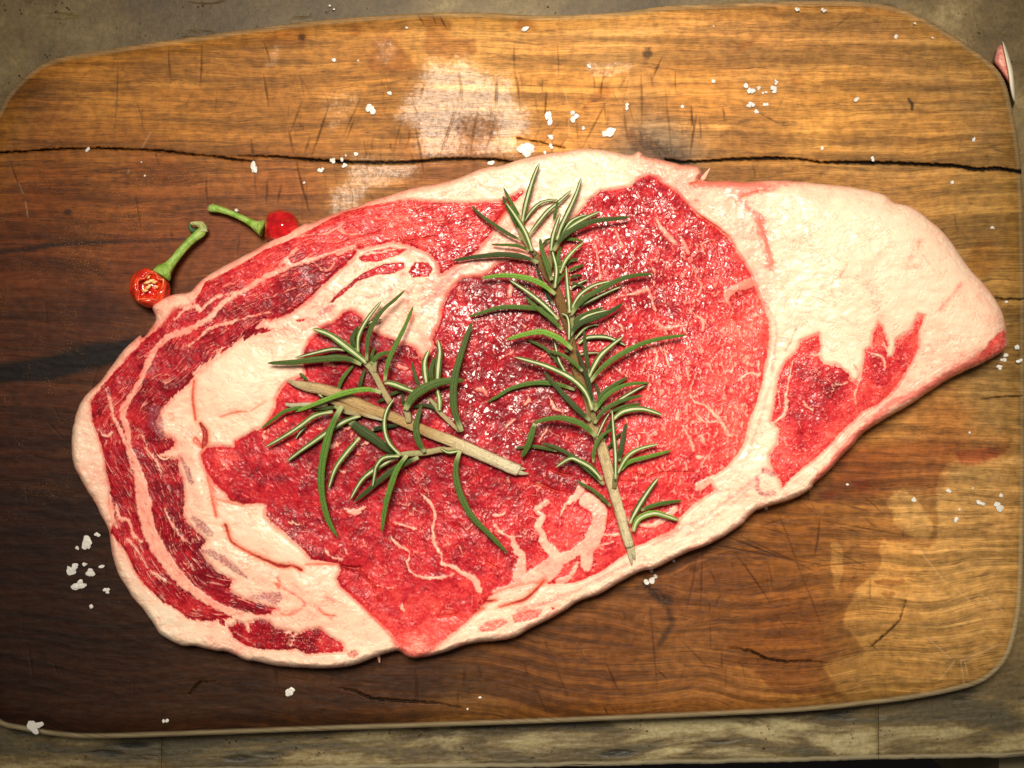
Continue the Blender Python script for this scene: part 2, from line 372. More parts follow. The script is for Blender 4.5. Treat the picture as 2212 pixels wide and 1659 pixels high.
red = .8 * wstain('T6', [(1380, 90), (1560, 80), (1550, 130), (1420, 165), (1360, 130)]) + wstain('T6', [(840, 235), (940, 240), (900, 290), (860, 270)]) * .8 + wstain('T6', [(690, 300), (745, 300), (740, 335), (700, 325)]) * .8
wcol = wcol * (1 - np.clip(red, 0, 1)[:, None] * np.array([.18, .52, .5]))
# darker oiled stains in the upper half
ups = 0
for pts in ([(180, 400), (240, 230), (330, 240), (430, 330), (480, 440), (350, 470), (200, 450)], [(480, 90), (620, 100), (720, 160), (700, 230), (860, 260), (870, 360), (680, 370), (540, 330), (560, 200)],
            [(740, 770), (1000, 750), (1010, 850), (900, 1000), (780, 960), (760, 860)], [(60, 170), (125, 165), (125, 230), (70, 230)], [(1600, 700), (1750, 600), (1680, 560), (1560, 720)],
            [(1180, 90), (1250, 190), (1150, 200), (1120, 170)], [(1870, 850), (1960, 880), (2100, 960), (2200, 1040), (1950, 1000), (1850, 900)]):
    ups = np.maximum(ups, wstain('T2', pts, 6))
for pts in ([(185, 15), (360, 15), (350, 45), (200, 50)], [(460, 30), (590, 25), (590, 55), (470, 50)], [(1180, 50), (1260, 60), (1240, 75), (1190, 72)], [(300, 350), (430, 250), (520, 240), (420, 320)], [(700, 500), (770, 480), (760, 560)], [(1850, 290), (1950, 330), (1990, 390), (1930, 350)]):
    ups = np.maximum(ups, .7 * wstain('T3', pts, 5))
ups = np.maximum(ups, .8 * wstain('T1', [(1840, 150), (1900, 140), (1960, 170), (1960, 300), (1700, 280)], 6))
wcol = wcol * (1 - ups[:, None] * np.array([.26, .38, .5]))
lg_ = 0
for c_, pts in (('T3', [(700, 790), (950, 830), (900, 960), (680, 1000), (740, 900)]), ('T3', [(0, 860), (240, 800), (300, 830), (150, 1010), (60, 990)]), ('T2', [(1950, 800), (2212, 760), (2212, 900), (2100, 960), (1990, 880)]), ('T6', [(700, 960), (750, 950), (780, 1010), (720, 1010)])):
    lg_ = np.maximum(lg_, wstain(c_, pts, 6))
wcol = wcol * (1 + lg_[:, None] * np.array([.22, .28, .34]))
wcol = wcol * (1 - .5 * wstain('H', [(1850, 500), (1950, 460), (2020, 520), (2020, 620), (1900, 720), (1800, 660)], 5)[:, None] * np.array([.1, .35, .85]))
# black mineral streaks
blk = np.clip(1 - line_d(x, y + 4 * fbm(x / 50, y / 9, 41), [(-60, 812, 9), (100, 796, 20), (200, 770, 20), (330, 745, 16)], 40) / 14, 0, 1)
blk = np.maximum(blk, .8 * np.clip(1 - line_d(x, y + 2 * fbm(x / 30, y / 9, 42), [(-60, 549, 1), (50, 540, 3), (120, 528, 2), (250, 522, 0), (420, 517, -2)], 40) / 7, 0, 1))
blk = np.maximum(blk, .55 * np.clip(1 - line_d(x, y, [(1375, 288, 3), (1400, 300, 9), (1430, 322, 10), (1470, 345, 4)], 40) / 14, 0, 1) * sstep(-.3, .4, fbm(x / 9, y / 9, 43)))
blk = np.maximum(blk, .8 * np.clip(1 - line_d(x, y, [(1392, 1262, 2), (1415, 1282, 6), (1440, 1300, 9)], 40) / 9, 0, 1) * sstep(-.5, .1, fbm(x / 5, y / 5, 44)))
blk = np.maximum(blk, .6 * np.clip(1 - line_d(x, y, [(1440, 1300, 1), (1452, 1350, 2), (1425, 1390, 3)], 40) / 9, 0, 1))
blk = np.maximum(blk, .85 * sstep(3, -2, line_d(x, y, cv('T3', [(1468, 640, 2), (1490, 670, 3), (1490, 705, 3)]), 20)))
for kx, ky, kr in ((652, 80, 8), (1399, 117, 10), (146, 458, 8), (165, 480, 4), (1400, 105, 5), (2050, 1100, 0)):
    if kr: blk = np.maximum(blk, .75 * sstep(kr + 2, kr - 4, np.hypot((x - kx) / 1.2, y - ky) + 4 * fbm(x / 3.5, y / 3.5, 45)))
# the long crack and small checks
crk1 = [(-60, 331, 1.5), (0, 330, 1.6), (50, 328, 1.3), (117, 322, 1.8), (187, 320, 1.2), (234, 321, 1.6), (301, 323, 1), (352, 326, 1.4), (418, 334, 1.2), (470, 339, 1), (502, 344, 2), (549, 349, .2)]
crk2 = [(515, 337, .2), (560, 337, .8), (603, 339, 1.6), (670, 345, 2.2), (741, 350, 2.4), (819, 352, 2.6), (886, 351, 2.2), (953, 344, 2.4), (1020, 343, 1.8), (1070, 345, 2), (1107, 350, 1.5)]
crk3 = [(1117, 298, .8), (1170, 308, .8), (1220, 320, .6)]
crk4 = [(1438, 345, 2), (1471, 351, 2.6), (1521, 349, 2), (1581, 344, 2.4), (1672, 342, 2.4), (1722, 343, 1), (1772, 351, 1.6), (1839, 351, 2.8), (1940, 353, 2.6), (2007, 356, 3), (2057, 358, 3.4), (2107, 366, 3.6), (2157, 364, 3.4), (2215, 373, 3.6)]
cks = [crk1, crk2, crk3, crk4,
       [(p[0], p[1], q_) for p, q_ in zip(cv('T6', [(240, 1065), (340, 1080), (420, 1120), (520, 1135), (600, 1130), (720, 1140)]), (.2, 1.2, 1.6, 1.2, .8, .2))],
       [(p[0], p[1], q_) for p, q_ in zip(cv('T6', [(1110, 830), (1080, 930), (1030, 980), (960, 1040), (940, 1060)]), (.2, .8, .8, 1.2, .2))],
       [(p[0], p[1], q_) for p, q_ in zip(cv('T5', [(0, 670), (100, 690), (210, 740), (330, 748), (500, 760), (640, 768), (780, 800)]), (.2, 1.2, 1.6, 1.4, 1.4, .8, .2))],
       [(p[0], p[1], q_) for p, q_ in zip(cv('H', [(1950, 870), (2080, 880), (2212, 882)]), (.2, 1.2, 1.2))],
       [(p[0], p[1], q_) for p, q_ in zip(cv('H', [(1900, 1610), (2050, 1590), (2200, 1585)]), (.2, .8, .8))],
       [(p[0], p[1], q_) for p, q_ in zip(cv('T4', [(1100, 1230), (1160, 1160), (1250, 1155)]), (.2, .8, .2))]]
crack = np.zeros_like(x)
for V in cks:
    dd = line_d(x + 1.5 * noise(x / 7, y / 7, 51), y + 1.6 * noise(x / 9, y / 9, 52), V, 12); crack = np.maximum(crack, sstep(1.7, -.9, dd))
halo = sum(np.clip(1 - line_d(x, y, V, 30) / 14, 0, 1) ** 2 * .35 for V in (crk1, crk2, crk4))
# knife cuts: traced ones and a scatter in the worn middle
cuts = []
for c_, pts in (('T2', [(760, 440), (790, 700)]), ('T2', [(410, 720), (340, 1000)]), ('T2', [(770, 650), (630, 1060)]), ('T2', [(1120, 430), (1165, 720)]), ('T2', [(1140, 500), (1155, 660)]),
                ('T2', [(1850, 480), (1790, 590)]), ('T2', [(1700, 480), (1680, 640)]), ('T2', [(1400, 280), (1410, 500)]), ('T2', [(1330, 590), (1320, 760)]), ('T2', [(1720, 650), (1560, 960)]),
                ('T2', [(1830, 700), (1860, 920)]), ('T2', [(1940, 480), (1945, 810)]), ('T2', [(2095, 560), (2140, 1000)]), ('T2', [(480, 810), (540, 1130)]), ('T2', [(890, 690), (840, 1000)]),
                ('T2', [(1000, 760), (930, 1010)]), ('T2', [(1470, 880), (1400, 980)]), ('T2', [(1420, 780), (1290, 950)]), ('T2', [(100, 740), (40, 900)]), ('T2', [(130, 640), (20, 880)]),
                ('T2', [(450, 830), (430, 950)]), ('T2', [(1010, 500), (1010, 660)]), ('T2', [(1120, 300), (1125, 440)]), ('T2', [(2080, 360), (2010, 520)]), ('T2', [(500, 90), (540, 160)]), ('T2', [(590, 90), (620, 165)]), ('T2', [(640, 100), (690, 190)]),
                ('T1', [(1085, 300), (1100, 540)]), ('T1', [(1700, 270), (1740, 400)]), ('T1', [(1700, 480), (1735, 700)]), ('T1', [(1620, 900), (1640, 1040)]), ('T1', [(1725, 1160), (1715, 1320)]),
                ('T1', [(1820, 1180), (1790, 1330)]), ('T1', [(1910, 1040), (2000, 1380)]), ('T1', [(1860, 830), (1890, 980)]), ('T1', [(1950, 650), (1870, 860)]), ('T1', [(2120, 680), (2010, 1010)]), ('T1', [(2000, 880), (1960, 1000)]),
                ('T1', [(1330, 1120), (1340, 1330)]), ('T1', [(870, 1270), (910, 1500)]), ('T1', [(1640, 1100), (1660, 1300)]), ('T1', [(60, 1030), (150, 1260)]), ('T1', [(760, 380), (740, 820)]), ('T1', [(1300, 290), (1290, 560)]), ('T1', [(1100, 1480), (1110, 1560)]),
                ('T3', [(65, 680), (90, 870)]), ('T3', [(100, 740), (60, 1000)]), ('T3', [(120, 760), (130, 900)]), ('T3', [(270, 700), (280, 770)]), ('T3', [(520, 740), (640, 800)]), ('T3', [(460, 1060), (480, 1160)]), ('T3', [(1000, 170), (1080, 110)]),
                ('T6', [(480, 400), (600, 720)]), ('T6', [(600, 720), (690, 960)]), ('T6', [(108, 570), (100, 890)]), ('T6', [(685, 430), (660, 620)]), ('T6', [(270, 600), (450, 860)]), ('T6', [(80, 600), (30, 880)]),
                ('T6', [(60, 540), (700, 660)]), ('T6', [(230, 520), (550, 640)]), ('T6', [(300, 520), (680, 700)]), ('T6', [(700, 440), (1150, 520)]), ('T6', [(720, 570), (960, 690)]), ('T6', [(900, 320), (1000, 410)]), ('T6', [(0, 1030), (150, 1180)]),
                ('T6', [(450, 880), (560, 1010)]), ('T6', [(390, 470), (560, 520)]), ('T6', [(700, 660), (960, 640)]), ('T6', [(280, 1130), (300, 1160)]), ('T6', [(0, 780), (140, 800)]), ('T6', [(120, 600), (340, 610)]),
                ('T5', [(485, 560), (500, 750)]), ('T5', [(500, 640), (490, 750)]), ('T5', [(1375, 490), (1475, 740)]), ('T5', [(2000, 130), (2050, 720)]), ('T5', [(1250, 660), (1335, 850)]), ('T5', [(800, 540), (795, 680)]), ('T5', [(1190, 520), (1220, 620)]),
                ('T5', [(1740, 790), (1810, 850)]), ('T5', [(1700, 790), (1730, 850)]), ('T5', [(1720, 520), (1800, 700)]), ('T5', [(1320, 360), (1350, 440)]), ('T5', [(890, 530), (910, 620)]), ('T5', [(2110, 620), (2050, 560)]),
                ('T4', [(1930, 1070), (1920, 1200)]), ('T4', [(1600, 1060), (1600, 1190)]), ('T4', [(160, 940), (190, 1150)])):
    cuts.append((cv(c_, pts), random.uniform(.2, 1.1), random.uniform(.6, 1.0)))
for i in range(330):
    z_ = random.random()
    if z_ < .36: cx_, cy_, an = random.uniform(620, 1500), random.uniform(140, 440), random.gauss(1.5, .22)
    elif z_ < .62: cx_, cy_, an = random.uniform(1400, 1900), random.uniform(1040, 1450), random.choice([random.gauss(1.35, .3), random.gauss(.25, .3)])
    else: cx_, cy_, an = random.choice([random.uniform(20, 900), random.uniform(50, 2100)]), random.uniform(150, 1500), random.gauss(1.6, .35)
    ln = random.uniform(12, 60)
    cuts.append(([(cx_, cy_), (cx_ + ln * math.cos(an), cy_ + ln * math.sin(an))], random.uniform(-.8, .4), random.uniform(.3, .85)))
cut = np.zeros_like(x)
for V, wd, am in cuts:
    (ax_, ay_), (bx_, by_) = V[0][:2], V[-1][:2]
    V3 = [(ax_, ay_, wd * .2 - .2), ((ax_ + bx_) / 2 + random.uniform(-2, 2), (ay_ + by_) / 2, wd + .65), (bx_, by_, wd * .1 - .3)]
    cut = np.maximum(cut, am * sstep(1.9, -.7, line_d(x, y, V3, 6)))
pale = []
for c_, pts in (('T1', [(975, 850), (915, 955)]), ('T1', [(835, 1095), (825, 1120)]), ('T1', [(120, 1180), (150, 1250)]), ('T6', [(1230, 765), (1275, 795)]), ('T6', [(1480, 800), (1590, 885)]), ('T6', [(1380, 1130), (1395, 1240)]),
                ('T6', [(1385, 1130), (1570, 1050)]), ('T6', [(1400, 1135), (1415, 1200)]), ('T6', [(1180, 590), (1300, 740)]), ('T6', [(1350, 770), (1420, 830)]), ('T6', [(1210, 1010), (1330, 1120)]), ('T6', [(1280, 1220), (1350, 1130)]), ('T2', [(1440, 560), (1475, 700)]), ('T2', [(1470, 780), (1480, 880)]), ('T1', [(165, 1300), (180, 1400)])):
    pale.append(cv(c_, pts))
pal = np.zeros_like(x)
for V in pale: pal = np.maximum(pal, .8 * sstep(1.8, -.6, line_d(x, y, V, 6)))
# flaky pale wear specks, with golden glints painted into their colour
wear_glint = 0
for c_, cx_, cy_, r_ in (('T1', 340, 850, 100), ('T1', 540, 1440, 120), ('T1', 250, 1150, 110), ('T1', 700, 730, 50), ('T1', 930, 1090, 60), ('T1', 1770, 350, 90), ('T1', 1200, 1200, 170), ('T1', 850, 1400, 200), ('T2', 280, 290, 80), ('T2', 520, 250, 60), ('T2', 1650, 430, 90), ('T2', 1950, 330, 70), ('T2', 60, 650, 80), ('T3', 320, 570, 50), ('T2', 1200, 460, 50),
                         ('A', 250, 700, 300), ('A', 700, 250, 200), ('T5', 1560, 440, 60)):
    q = cv(c_, [(cx_, cy_)])[0]; r_ = r_ * CR[c_][2]
    wear_glint = np.maximum(wear_glint, sstep(1.2, .2, np.hypot(x - q[0], y - q[1]) / r_))
wear_glint = np.maximum(wear_glint, (.55 * sstep(900, 300, x) * sstep(120, 400, y) * sstep(1300, 900, y) + .10) * sstep(.0, .4, fbm(x / 50, y / 60, 66)))
wet_glare = wstain('T2', [(560, 380), (680, 400), (800, 365), (890, 430), (1000, 490), (1110, 510), (1130, 640), (1220, 720), (1230, 860), (1160, 900), (1110, 1010), (760, 1000), (600, 1040), (500, 960), (480, 830), (360, 760), (420, 640), (520, 500)], 30)
wet_glare = np.maximum(wet_glare, .5 * wstain('T2', [(230, 240), (320, 250), (370, 320), (270, 420), (220, 330)], 12))
wet_glare = np.maximum(wet_glare, .8 * wstain('T2', [(80, 1020), (480, 1040), (460, 1140), (200, 1230), (80, 1400), (-60, 1400), (-60, 1250), (40, 1150)], 16))
wet_glare = np.maximum(wet_glare, .6 * wstain('T2', [(1600, 390), (1700, 400), (1900, 400), (1850, 470), (1650, 500), (1590, 450)], 5))
wet_glare = np.maximum(wet_glare, .42 * wstain('T2', [(-60, 600), (60, 580), (130, 640), (60, 760), (-60, 840), (-120, 700)], 14))
wet_glare = np.maximum(wet_glare, .5 * wstain('T1', [(1760, 300), (1810, 300), (1780, 420), (1720, 420)], 6))
wet_glare = wet_glare * (1 - .5 * wstain('T2', [(760, 770), (1000, 750), (1010, 850), (880, 960), (860, 1000), (790, 950)], 22))
wcol = wcol + wet_glare[:, None] * np.array([.16, .115, .06])  # golden lift paints the lamp's glare into the wood colour
pass
edge = np.clip(1 - de / 13, 0, 1)
z = .00022 * fbm(x / 45, y / 16, 62) - .0028 * crack - .00035 * cut - .00006 * pal
eb = np.clip(de / 17, 0, 1); z = z - .0055 * (1 - np.sqrt(np.clip(1 - (1 - eb) ** 2, 0, 1)))
z = z - .0022 * sstep(60, 0, de) ** 2
co = at_np(x, y, z)
board = empty('cutting_board', (0, 0, -.012), label='thick worn wooden cutting board with rounded corners, a long crack and knife marks', cat='cutting board')
wm = NT("oiled_wood")
DX = wm.attr('dx'); G_ = wm.attr('g'); DY = wm.attr('dy')
va = wm.xyz(wm.mul(DX, .0024), wm.mul(G_, .062)); vb = wm.xyz(wm.mul(DX, .006), wm.mul(G_, .20)); vc = wm.xyz(wm.mul(DX, .0016), wm.mul(G_, .028)); viso = wm.xyz(DX, DY)
ga = wm.noise(va, 1, 5, .62, .3); gb = wm.noise(vb, 1.6, 4, .65); gc = wm.noise(vc, 1, 4, .6, .5); mot = wm.noise(viso, .05, 4, .6); sp = wm.noise(viso, .45, 3, .7)
vp = wm.xyz(wm.mul(DX, .035), wm.mul(G_, .45)); pore = wm.noise(vp, 1.0, 2, .5)
cc = wm.attr('wcol', 'Color')
lnz = wm.ss(wm.math('ABSOLUTE', wm.math('SUBTRACT', ga, .5)), .0, .022, .66, 1.0)
lnz2 = wm.ss(wm.math('ABSOLUTE', wm.math('SUBTRACT', gc, .47)), .0, .012, .62, 1.0)
fac = wm.mul(wm.mul(lnz, lnz2), wm.add(wm.mul(wm.ss(ga, .34, .66), .36), .72))
fac = wm.mul(fac, wm.add(.80, wm.mul(wm.ss(gb, .3, .68), .36)))
fac = wm.mul(fac, wm.add(.64, wm.mul(wm.ss(gc, .36, .56), .50)))
fac = wm.mul(fac, wm.add(.80, wm.mul(wm.ss(mot, .34, .64), .36)))
fac = wm.mul(fac, wm.add(.82, wm.mul(sp, .36)))
fac = wm.mul(fac, wm.ss(pore, .33, .42, .68, 1.0))
vv = wm.xyz(fac, fac, fac)
c = wm.mix(1.0, cc, vv, 'MULTIPLY')
hue = wm.mix(wm.ss(ga, .45, .7), (1.03, .97, .88), (.98, 1.01, 1.06)); c = wm.mix(1.0, c, hue, 'MULTIPLY')
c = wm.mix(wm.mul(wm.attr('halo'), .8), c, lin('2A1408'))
c = wm.mix(wm.mul(wm.attr('cut'), .85), c, lin('2E160A'))
c = wm.mix(wm.attr('blk'), c, lin('120C0A'))
c = wm.mix(wm.mul(wm.attr('pal'), .6), c, lin('D8B890'))
spk = wm.mul(wm.ss(wm.noise(viso, .32, 3, .78), .585, .66), wm.attr('wear_glint'))
c = wm.mix(wm.mul(spk, .75), c, lin('D6A060'))
edc = wm.mix(wm.ss(gb, .3, .7), lin('B39A6E'), lin('E6D6AC'))
c = wm.mix(wm.mul(wm.attr('edge'), .85), c, edc)
c = wm.mix(wm.attr('crack'), c, (.006, .003, .002))
wetn = wm.ss(wm.add(wm.attr('wet_glare'), wm.mul(wm.math('SUBTRACT', wm.noise(viso, .10, 5, .78), .5), 2.6)), .25, 1.15)
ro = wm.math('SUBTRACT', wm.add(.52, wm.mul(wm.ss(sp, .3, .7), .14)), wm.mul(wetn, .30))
ro = wm.math('SUBTRACT', ro, wm.mul(spk, .2))
grit = wm.noise(viso, .38, 4, .7); grit2 = wm.noise(viso, .14, 3, .6)
h = wm.add(wm.mul(ga, .25), wm.mul(gb, .35)); h = wm.add(h, wm.mul(wm.ss(pore, .36, .44), .4)); h = wm.add(h, wm.mul(grit, .45)); h = wm.add(h, wm.mul(spk, 1.2))
b1 = wm.bump(h, .5, .00010); b2 = wm.bump(wm.add(grit, grit2), wm.mul(wetn, .8), .00011, b1)
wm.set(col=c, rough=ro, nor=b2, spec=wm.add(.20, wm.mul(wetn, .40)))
o = quadmesh('board_top', co, F, wm.m, board, True, {'wcol': wcol, 'dx': x, 'dy': y, 'g': g, 'crack': crack, 'cut': cut, 'pal': pal, 'wear_glint': wear_glint, 'wet_glare': wet_glare, 'edge': sstep(0, .55, edge) * (.35 + .65 * sstep(900, 1450, y)), 'blk': blk, 'halo': halo})
# side wall and underside of the board
ed = NT("board_side"); ed.set(col=ed.mix(ed.noise(ed.geo(), 130, 4), lin('6E5230'), lin('A58658')), rough=.6)
V = BOs; n = len(V); ctr = np.array([1080, 800.])
ring = []
for zz, ins in ((-.0077, .0), (-.013, 2), (-.0195, 9), (-.0238, 22)):
    vv_ = V - (V - ctr) / np.linalg.norm(V - ctr, axis=1)[:, None] * ins
    ring.append(at_np(vv_[:, 0], vv_[:, 1], np.full(n, zz)))
vs = np.concatenate(ring); fs = [(r * n + i, r * n + (i + 1) % n, (r + 1) * n + (i + 1) % n, (r + 1) * n + i) for r in range(3) for i in range(n)]
fs += [tuple(range(3 * n, 4 * n))]
vs = list(map(tuple, vs)); inner = [at(p[0], p[1], -.006) for p in (V - (V - ctr) / np.linalg.norm(V - ctr, axis=1)[:, None] * 25)]
pymesh('board_side', vs, fs, ed.m, board, True)
pymesh('board_core', inner, [tuple(range(n))[::-1]], ed.m, board, False)

# ================================================================ STEAK
STEP = 1.62
X, Y = gridcells(150, 2182, 316, 1450, STEP)
d, qx, qy = outline_sdf(X.ravel(), Y.ravel(), SOs); d = d.reshape(X.shape)
keep = d > -1.15
Xb = np.where(d < 0, qx.reshape(X.shape), X); Yb = np.where(d < 0, qy.reshape(X.shape), Y)
F = cut_grid(X, Y, keep); sel, F = compact(F, X.size)
x = Xb.ravel()[sel]; y = Yb.ravel()[sel]; dO = np.maximum(d, 0).ravel()[sel]
w1, w2 = fbm(x / 34, y / 34, 1), fbm(x / 34, y / 34, 2); w3, w4 = fbm(x / 8, y / 8, 3, 2), fbm(x / 8, y / 8, 4, 2)
ang_ = np.arctan2(y - 950, x - 950); tg = 3.5 * w1 + 7.0 * fbm(np.arctan2(y - 950, x - 950) * 420 / 30, np.hypot(x - 950, y - 950) / 5.0, 5, 3) * sstep(1000, 700, x)
px = x + 1.6 * w2 + 1.6 * w3 - np.sin(ang_) * tg; py = y + 1.6 * w1 + 1.6 * w4 + np.cos(ang_) * tg           # ragged borders
sx = x + 2.5 * w1 + .9 * w3; sy = y + 2.5 * w2 + .9 * w4         # calm borders
strip = [(1130, 412), (1079, 437), (1005, 439), (945, 438), (886, 433), (835, 436), (782, 448), (746, 457), (701, 478), (662, 500), (622, 520), (574, 537), (535, 561), (491, 585), (443, 609),
         (425, 644), (410, 662), (378, 668), (363, 686), (336, 716), (315, 728), (288, 760), (259, 790), (229, 823), (208, 847), (196, 871), (199, 906), (211, 942), (223, 978), (229, 1013), (238, 1055),
         (238, 1091), (246, 1121), (238, 1150), (255, 1170), (277, 1201), (294, 1240), (318, 1269), (348, 1299), (384, 1319), (408, 1337), (453, 1343), (494, 1336), (527, 1326), (575, 1330), (597, 1316),
         (560, 1304), (520, 1291), (500, 1280), (494, 1268), (504, 1253), (467, 1235), (445, 1210), (429, 1188), (447, 1168), (425, 1150), (407, 1132), (395, 1109), (401, 1085), (398, 1061), (395, 1037),
         (386, 1013), (386, 990), (366, 993), (342, 982), (375, 966), (378, 951), (345, 936), (336, 912), (352, 880), (378, 853), (401, 835), (416, 817), (437, 799), (467, 772), (497, 752), (512, 737),
         (545, 712), (570, 690), (592, 690), (628, 677), (663, 650), (693, 621), (735, 582), (761, 558), (772, 540), (850, 522), (883, 531), (924, 546), (945, 567), (951, 594), (984, 573), (1032, 543),
         (1067, 496), (1091, 457), (1132, 417)]
eye = [(757, 670), (769, 675), (782, 685), (789, 706), (819, 722), (850, 734), (862, 746), (878, 743), (893, 751), (911, 774), (925, 768), (939, 749), (934, 734), (939, 716), (949, 701), (954, 680), (957, 656),
       (969, 633), (990, 609), (1002, 600), (1043, 597), (1061, 582), (1079, 567), (1109, 561), (1139, 562), (1171, 545), (1202, 529), (1209, 502), (1234, 477), (1255, 455), (1272, 432), (1297, 413),
       (1329, 409), (1360, 403), (1381, 386), (1402, 379), (1420, 383), (1433, 397), (1460, 412), (1487, 442), (1507, 466), (1528, 478), (1549, 493), (1573, 513), (1591, 543), (1609, 567), (1623, 594),
       (1635, 627), (1650, 662), (1662, 695), (1662, 746), (1653, 783), (1647, 828), (1635, 872), (1618, 911), (1612, 947), (1594, 982), (1564, 1015), (1534, 1033), (1545, 1060), (1500, 1090), (1469, 1119),
       (1460, 1143), (1415, 1164), (1374, 1182), (1341, 1206), (1305, 1232), (1267, 1250), (1241, 1259), (1205, 1262), (1150, 1262), (1098, 1273), (1057, 1288), (1045, 1310), (1021, 1334), (997, 1354),
       (967, 1378), (943, 1399), (915, 1422), (880, 1424), (865, 1408), (859, 1390), (848, 1372), (824, 1348), (798, 1325), (765, 1292), (738, 1271), (726, 1250), (735, 1232), (732, 1219), (672, 1210),
       (660, 1195), (640, 1174), (616, 1153), (592, 1135), (574, 1115), (574, 1091), (556, 1088), (526, 1091), (497, 1082), (488, 1067), (467, 1049), (449, 1025), (437, 1001), (434, 981), (446, 966),
       (479, 963), (506, 966), (506, 954), (538, 936), (549, 929), (565, 925), (582, 902), (593, 881), (595, 861), (604, 843), (620, 825), (660, 808), (653, 785), (657, 757), (670, 734), (696, 706), (719, 698), (734, 686), (742, 673)]
tail = [(1768, 720), (1730, 738), (1721, 759), (1697, 780), (1682, 810), (1673, 866), (1665, 911), (1683, 926), (1680, 958), (1662, 982), (1665, 1006), (1683, 1036), (1689, 1054), (1713, 1030), (1743, 1006),
        (1778, 976), (1817, 935), (1865, 887), (1896, 876), (1926, 848), (1950, 816), (1971, 780), (1983, 753), (1985, 717), (1999, 682), (1985, 679), (1965, 714), (1935, 735), (1929, 771), (1916, 771), (1919, 747),
        (1905, 705), (1896, 696), (1887, 717), (1884, 747), (1869, 759), (1864, 795), (1855, 819), (1840, 825), (1834, 807), (1807, 789), (1780, 786), (1768, 768), (1774, 750)]
blob = [(494, 1358), (512, 1343), (533, 1349), (542, 1343), (560, 1337), (581, 1343), (595, 1358), (631, 1364), (643, 1369), (664, 1361), (691, 1358), (709, 1372), (738, 1390), (745, 1408), (691, 1411),
        (661, 1414), (640, 1402), (601, 1405), (557, 1402), (527, 1393), (503, 1378)]
s_strip = sdf(px, py, strip); s_eye = sdf(sx, sy, eye); s_tail = sdf(px, py, tail, 40); s_blob = sdf(px, py, blob)
lens = [cv('D', [(575, 765), (640, 720), (800, 690), (930, 700), (880, 740), (700, 795), (600, 790)]),
        cv('D', [(350, 1100), (450, 1000), (600, 880), (750, 810), (900, 800), (912, 840), (830, 880), (700, 890), (560, 940), (480, 1010), (400, 1080)]),
        cv('D', [(935, 870), (980, 800), (1080, 800), (1110, 850), (1080, 900), (960, 910)]),
        cv('A', [(1530, 1205), (1480, 1290), (1380, 1350), (1230, 1370), (1340, 1300), (1430, 1230)]),
        cv('Z1', [(700, 540), (780, 510), (860, 515), (820, 540), (730, 555)]),
        cv('Z1', [(0, 780), (120, 660), (300, 640), (430, 650), (300, 700), (150, 720), (50, 800)]),
        cv('C', [(1590, 1240), (1640, 1210), (1690, 1230), (1660, 1280), (1600, 1270)]),
        cv('C', [(540, 1110), (620, 1110), (690, 1190), (640, 1190)]),
        cv('E', [(520, 1060), (600, 1000), (700, 985), (740, 1020), (640, 1080), (540, 1090)]),
        cv('E', [(760, 960), (900, 920), (1000, 920), (960, 980), (860, 1010), (780, 1030)]),
        cv('E', [(1050, 905), (1080, 900), (1080, 920), (1060, 925)]),
        cv('C', [(670, 1000), (700, 990), (725, 1015), (700, 1040), (672, 1030)]),
        cv('H', [(1950, 1210), (2000, 1150), (2075, 1080), (2085, 1250), (1980, 1315), (1780, 1395), (1760, 1380), (1860, 1335), (1920, 1260)])]
s_lens = np.full(x.shape, -30.)
lsoft = [1, 1, 1, 1, 1, 1.6, .6, .4, .6, .6, .8, 1, .75]
lmask = np.zeros_like(x)
for i, V in enumerate(lens):
    s_ = sdf(px, py, V); s_lens = np.maximum(s_lens, s_ if i < 6 else s_lens)
    lmask = np.maximum(lmask, sstep(-2.5, 2.5, s_) * min(1, lsoft[i]))
esf = 2.4 + 8 * np.exp(-((x - 600) / 90) ** 2 - ((y - 1130) / 60) ** 2) + 12 * np.exp(-((x - 900) / 90) ** 2 - ((y - 1400) / 36) ** 2) + 7 * np.exp(-((x - 1000) / 90) ** 2 - ((y - 1340) / 40) ** 2) + 6 * np.exp(-((x - 1480) / 110) ** 2 - ((y - 1090) / 60) ** 2) + 4 * np.exp(-((x - 620) / 40) ** 2 - ((y - 860) / 60) ** 2)
lean = np.maximum.reduce([sstep(-2, 2, s_strip), np.clip((s_eye + esf) / (2 * esf), 0, 1), sstep(-6, 5, s_tail), sstep(-3.5, 3.5, s_blob), lmask])
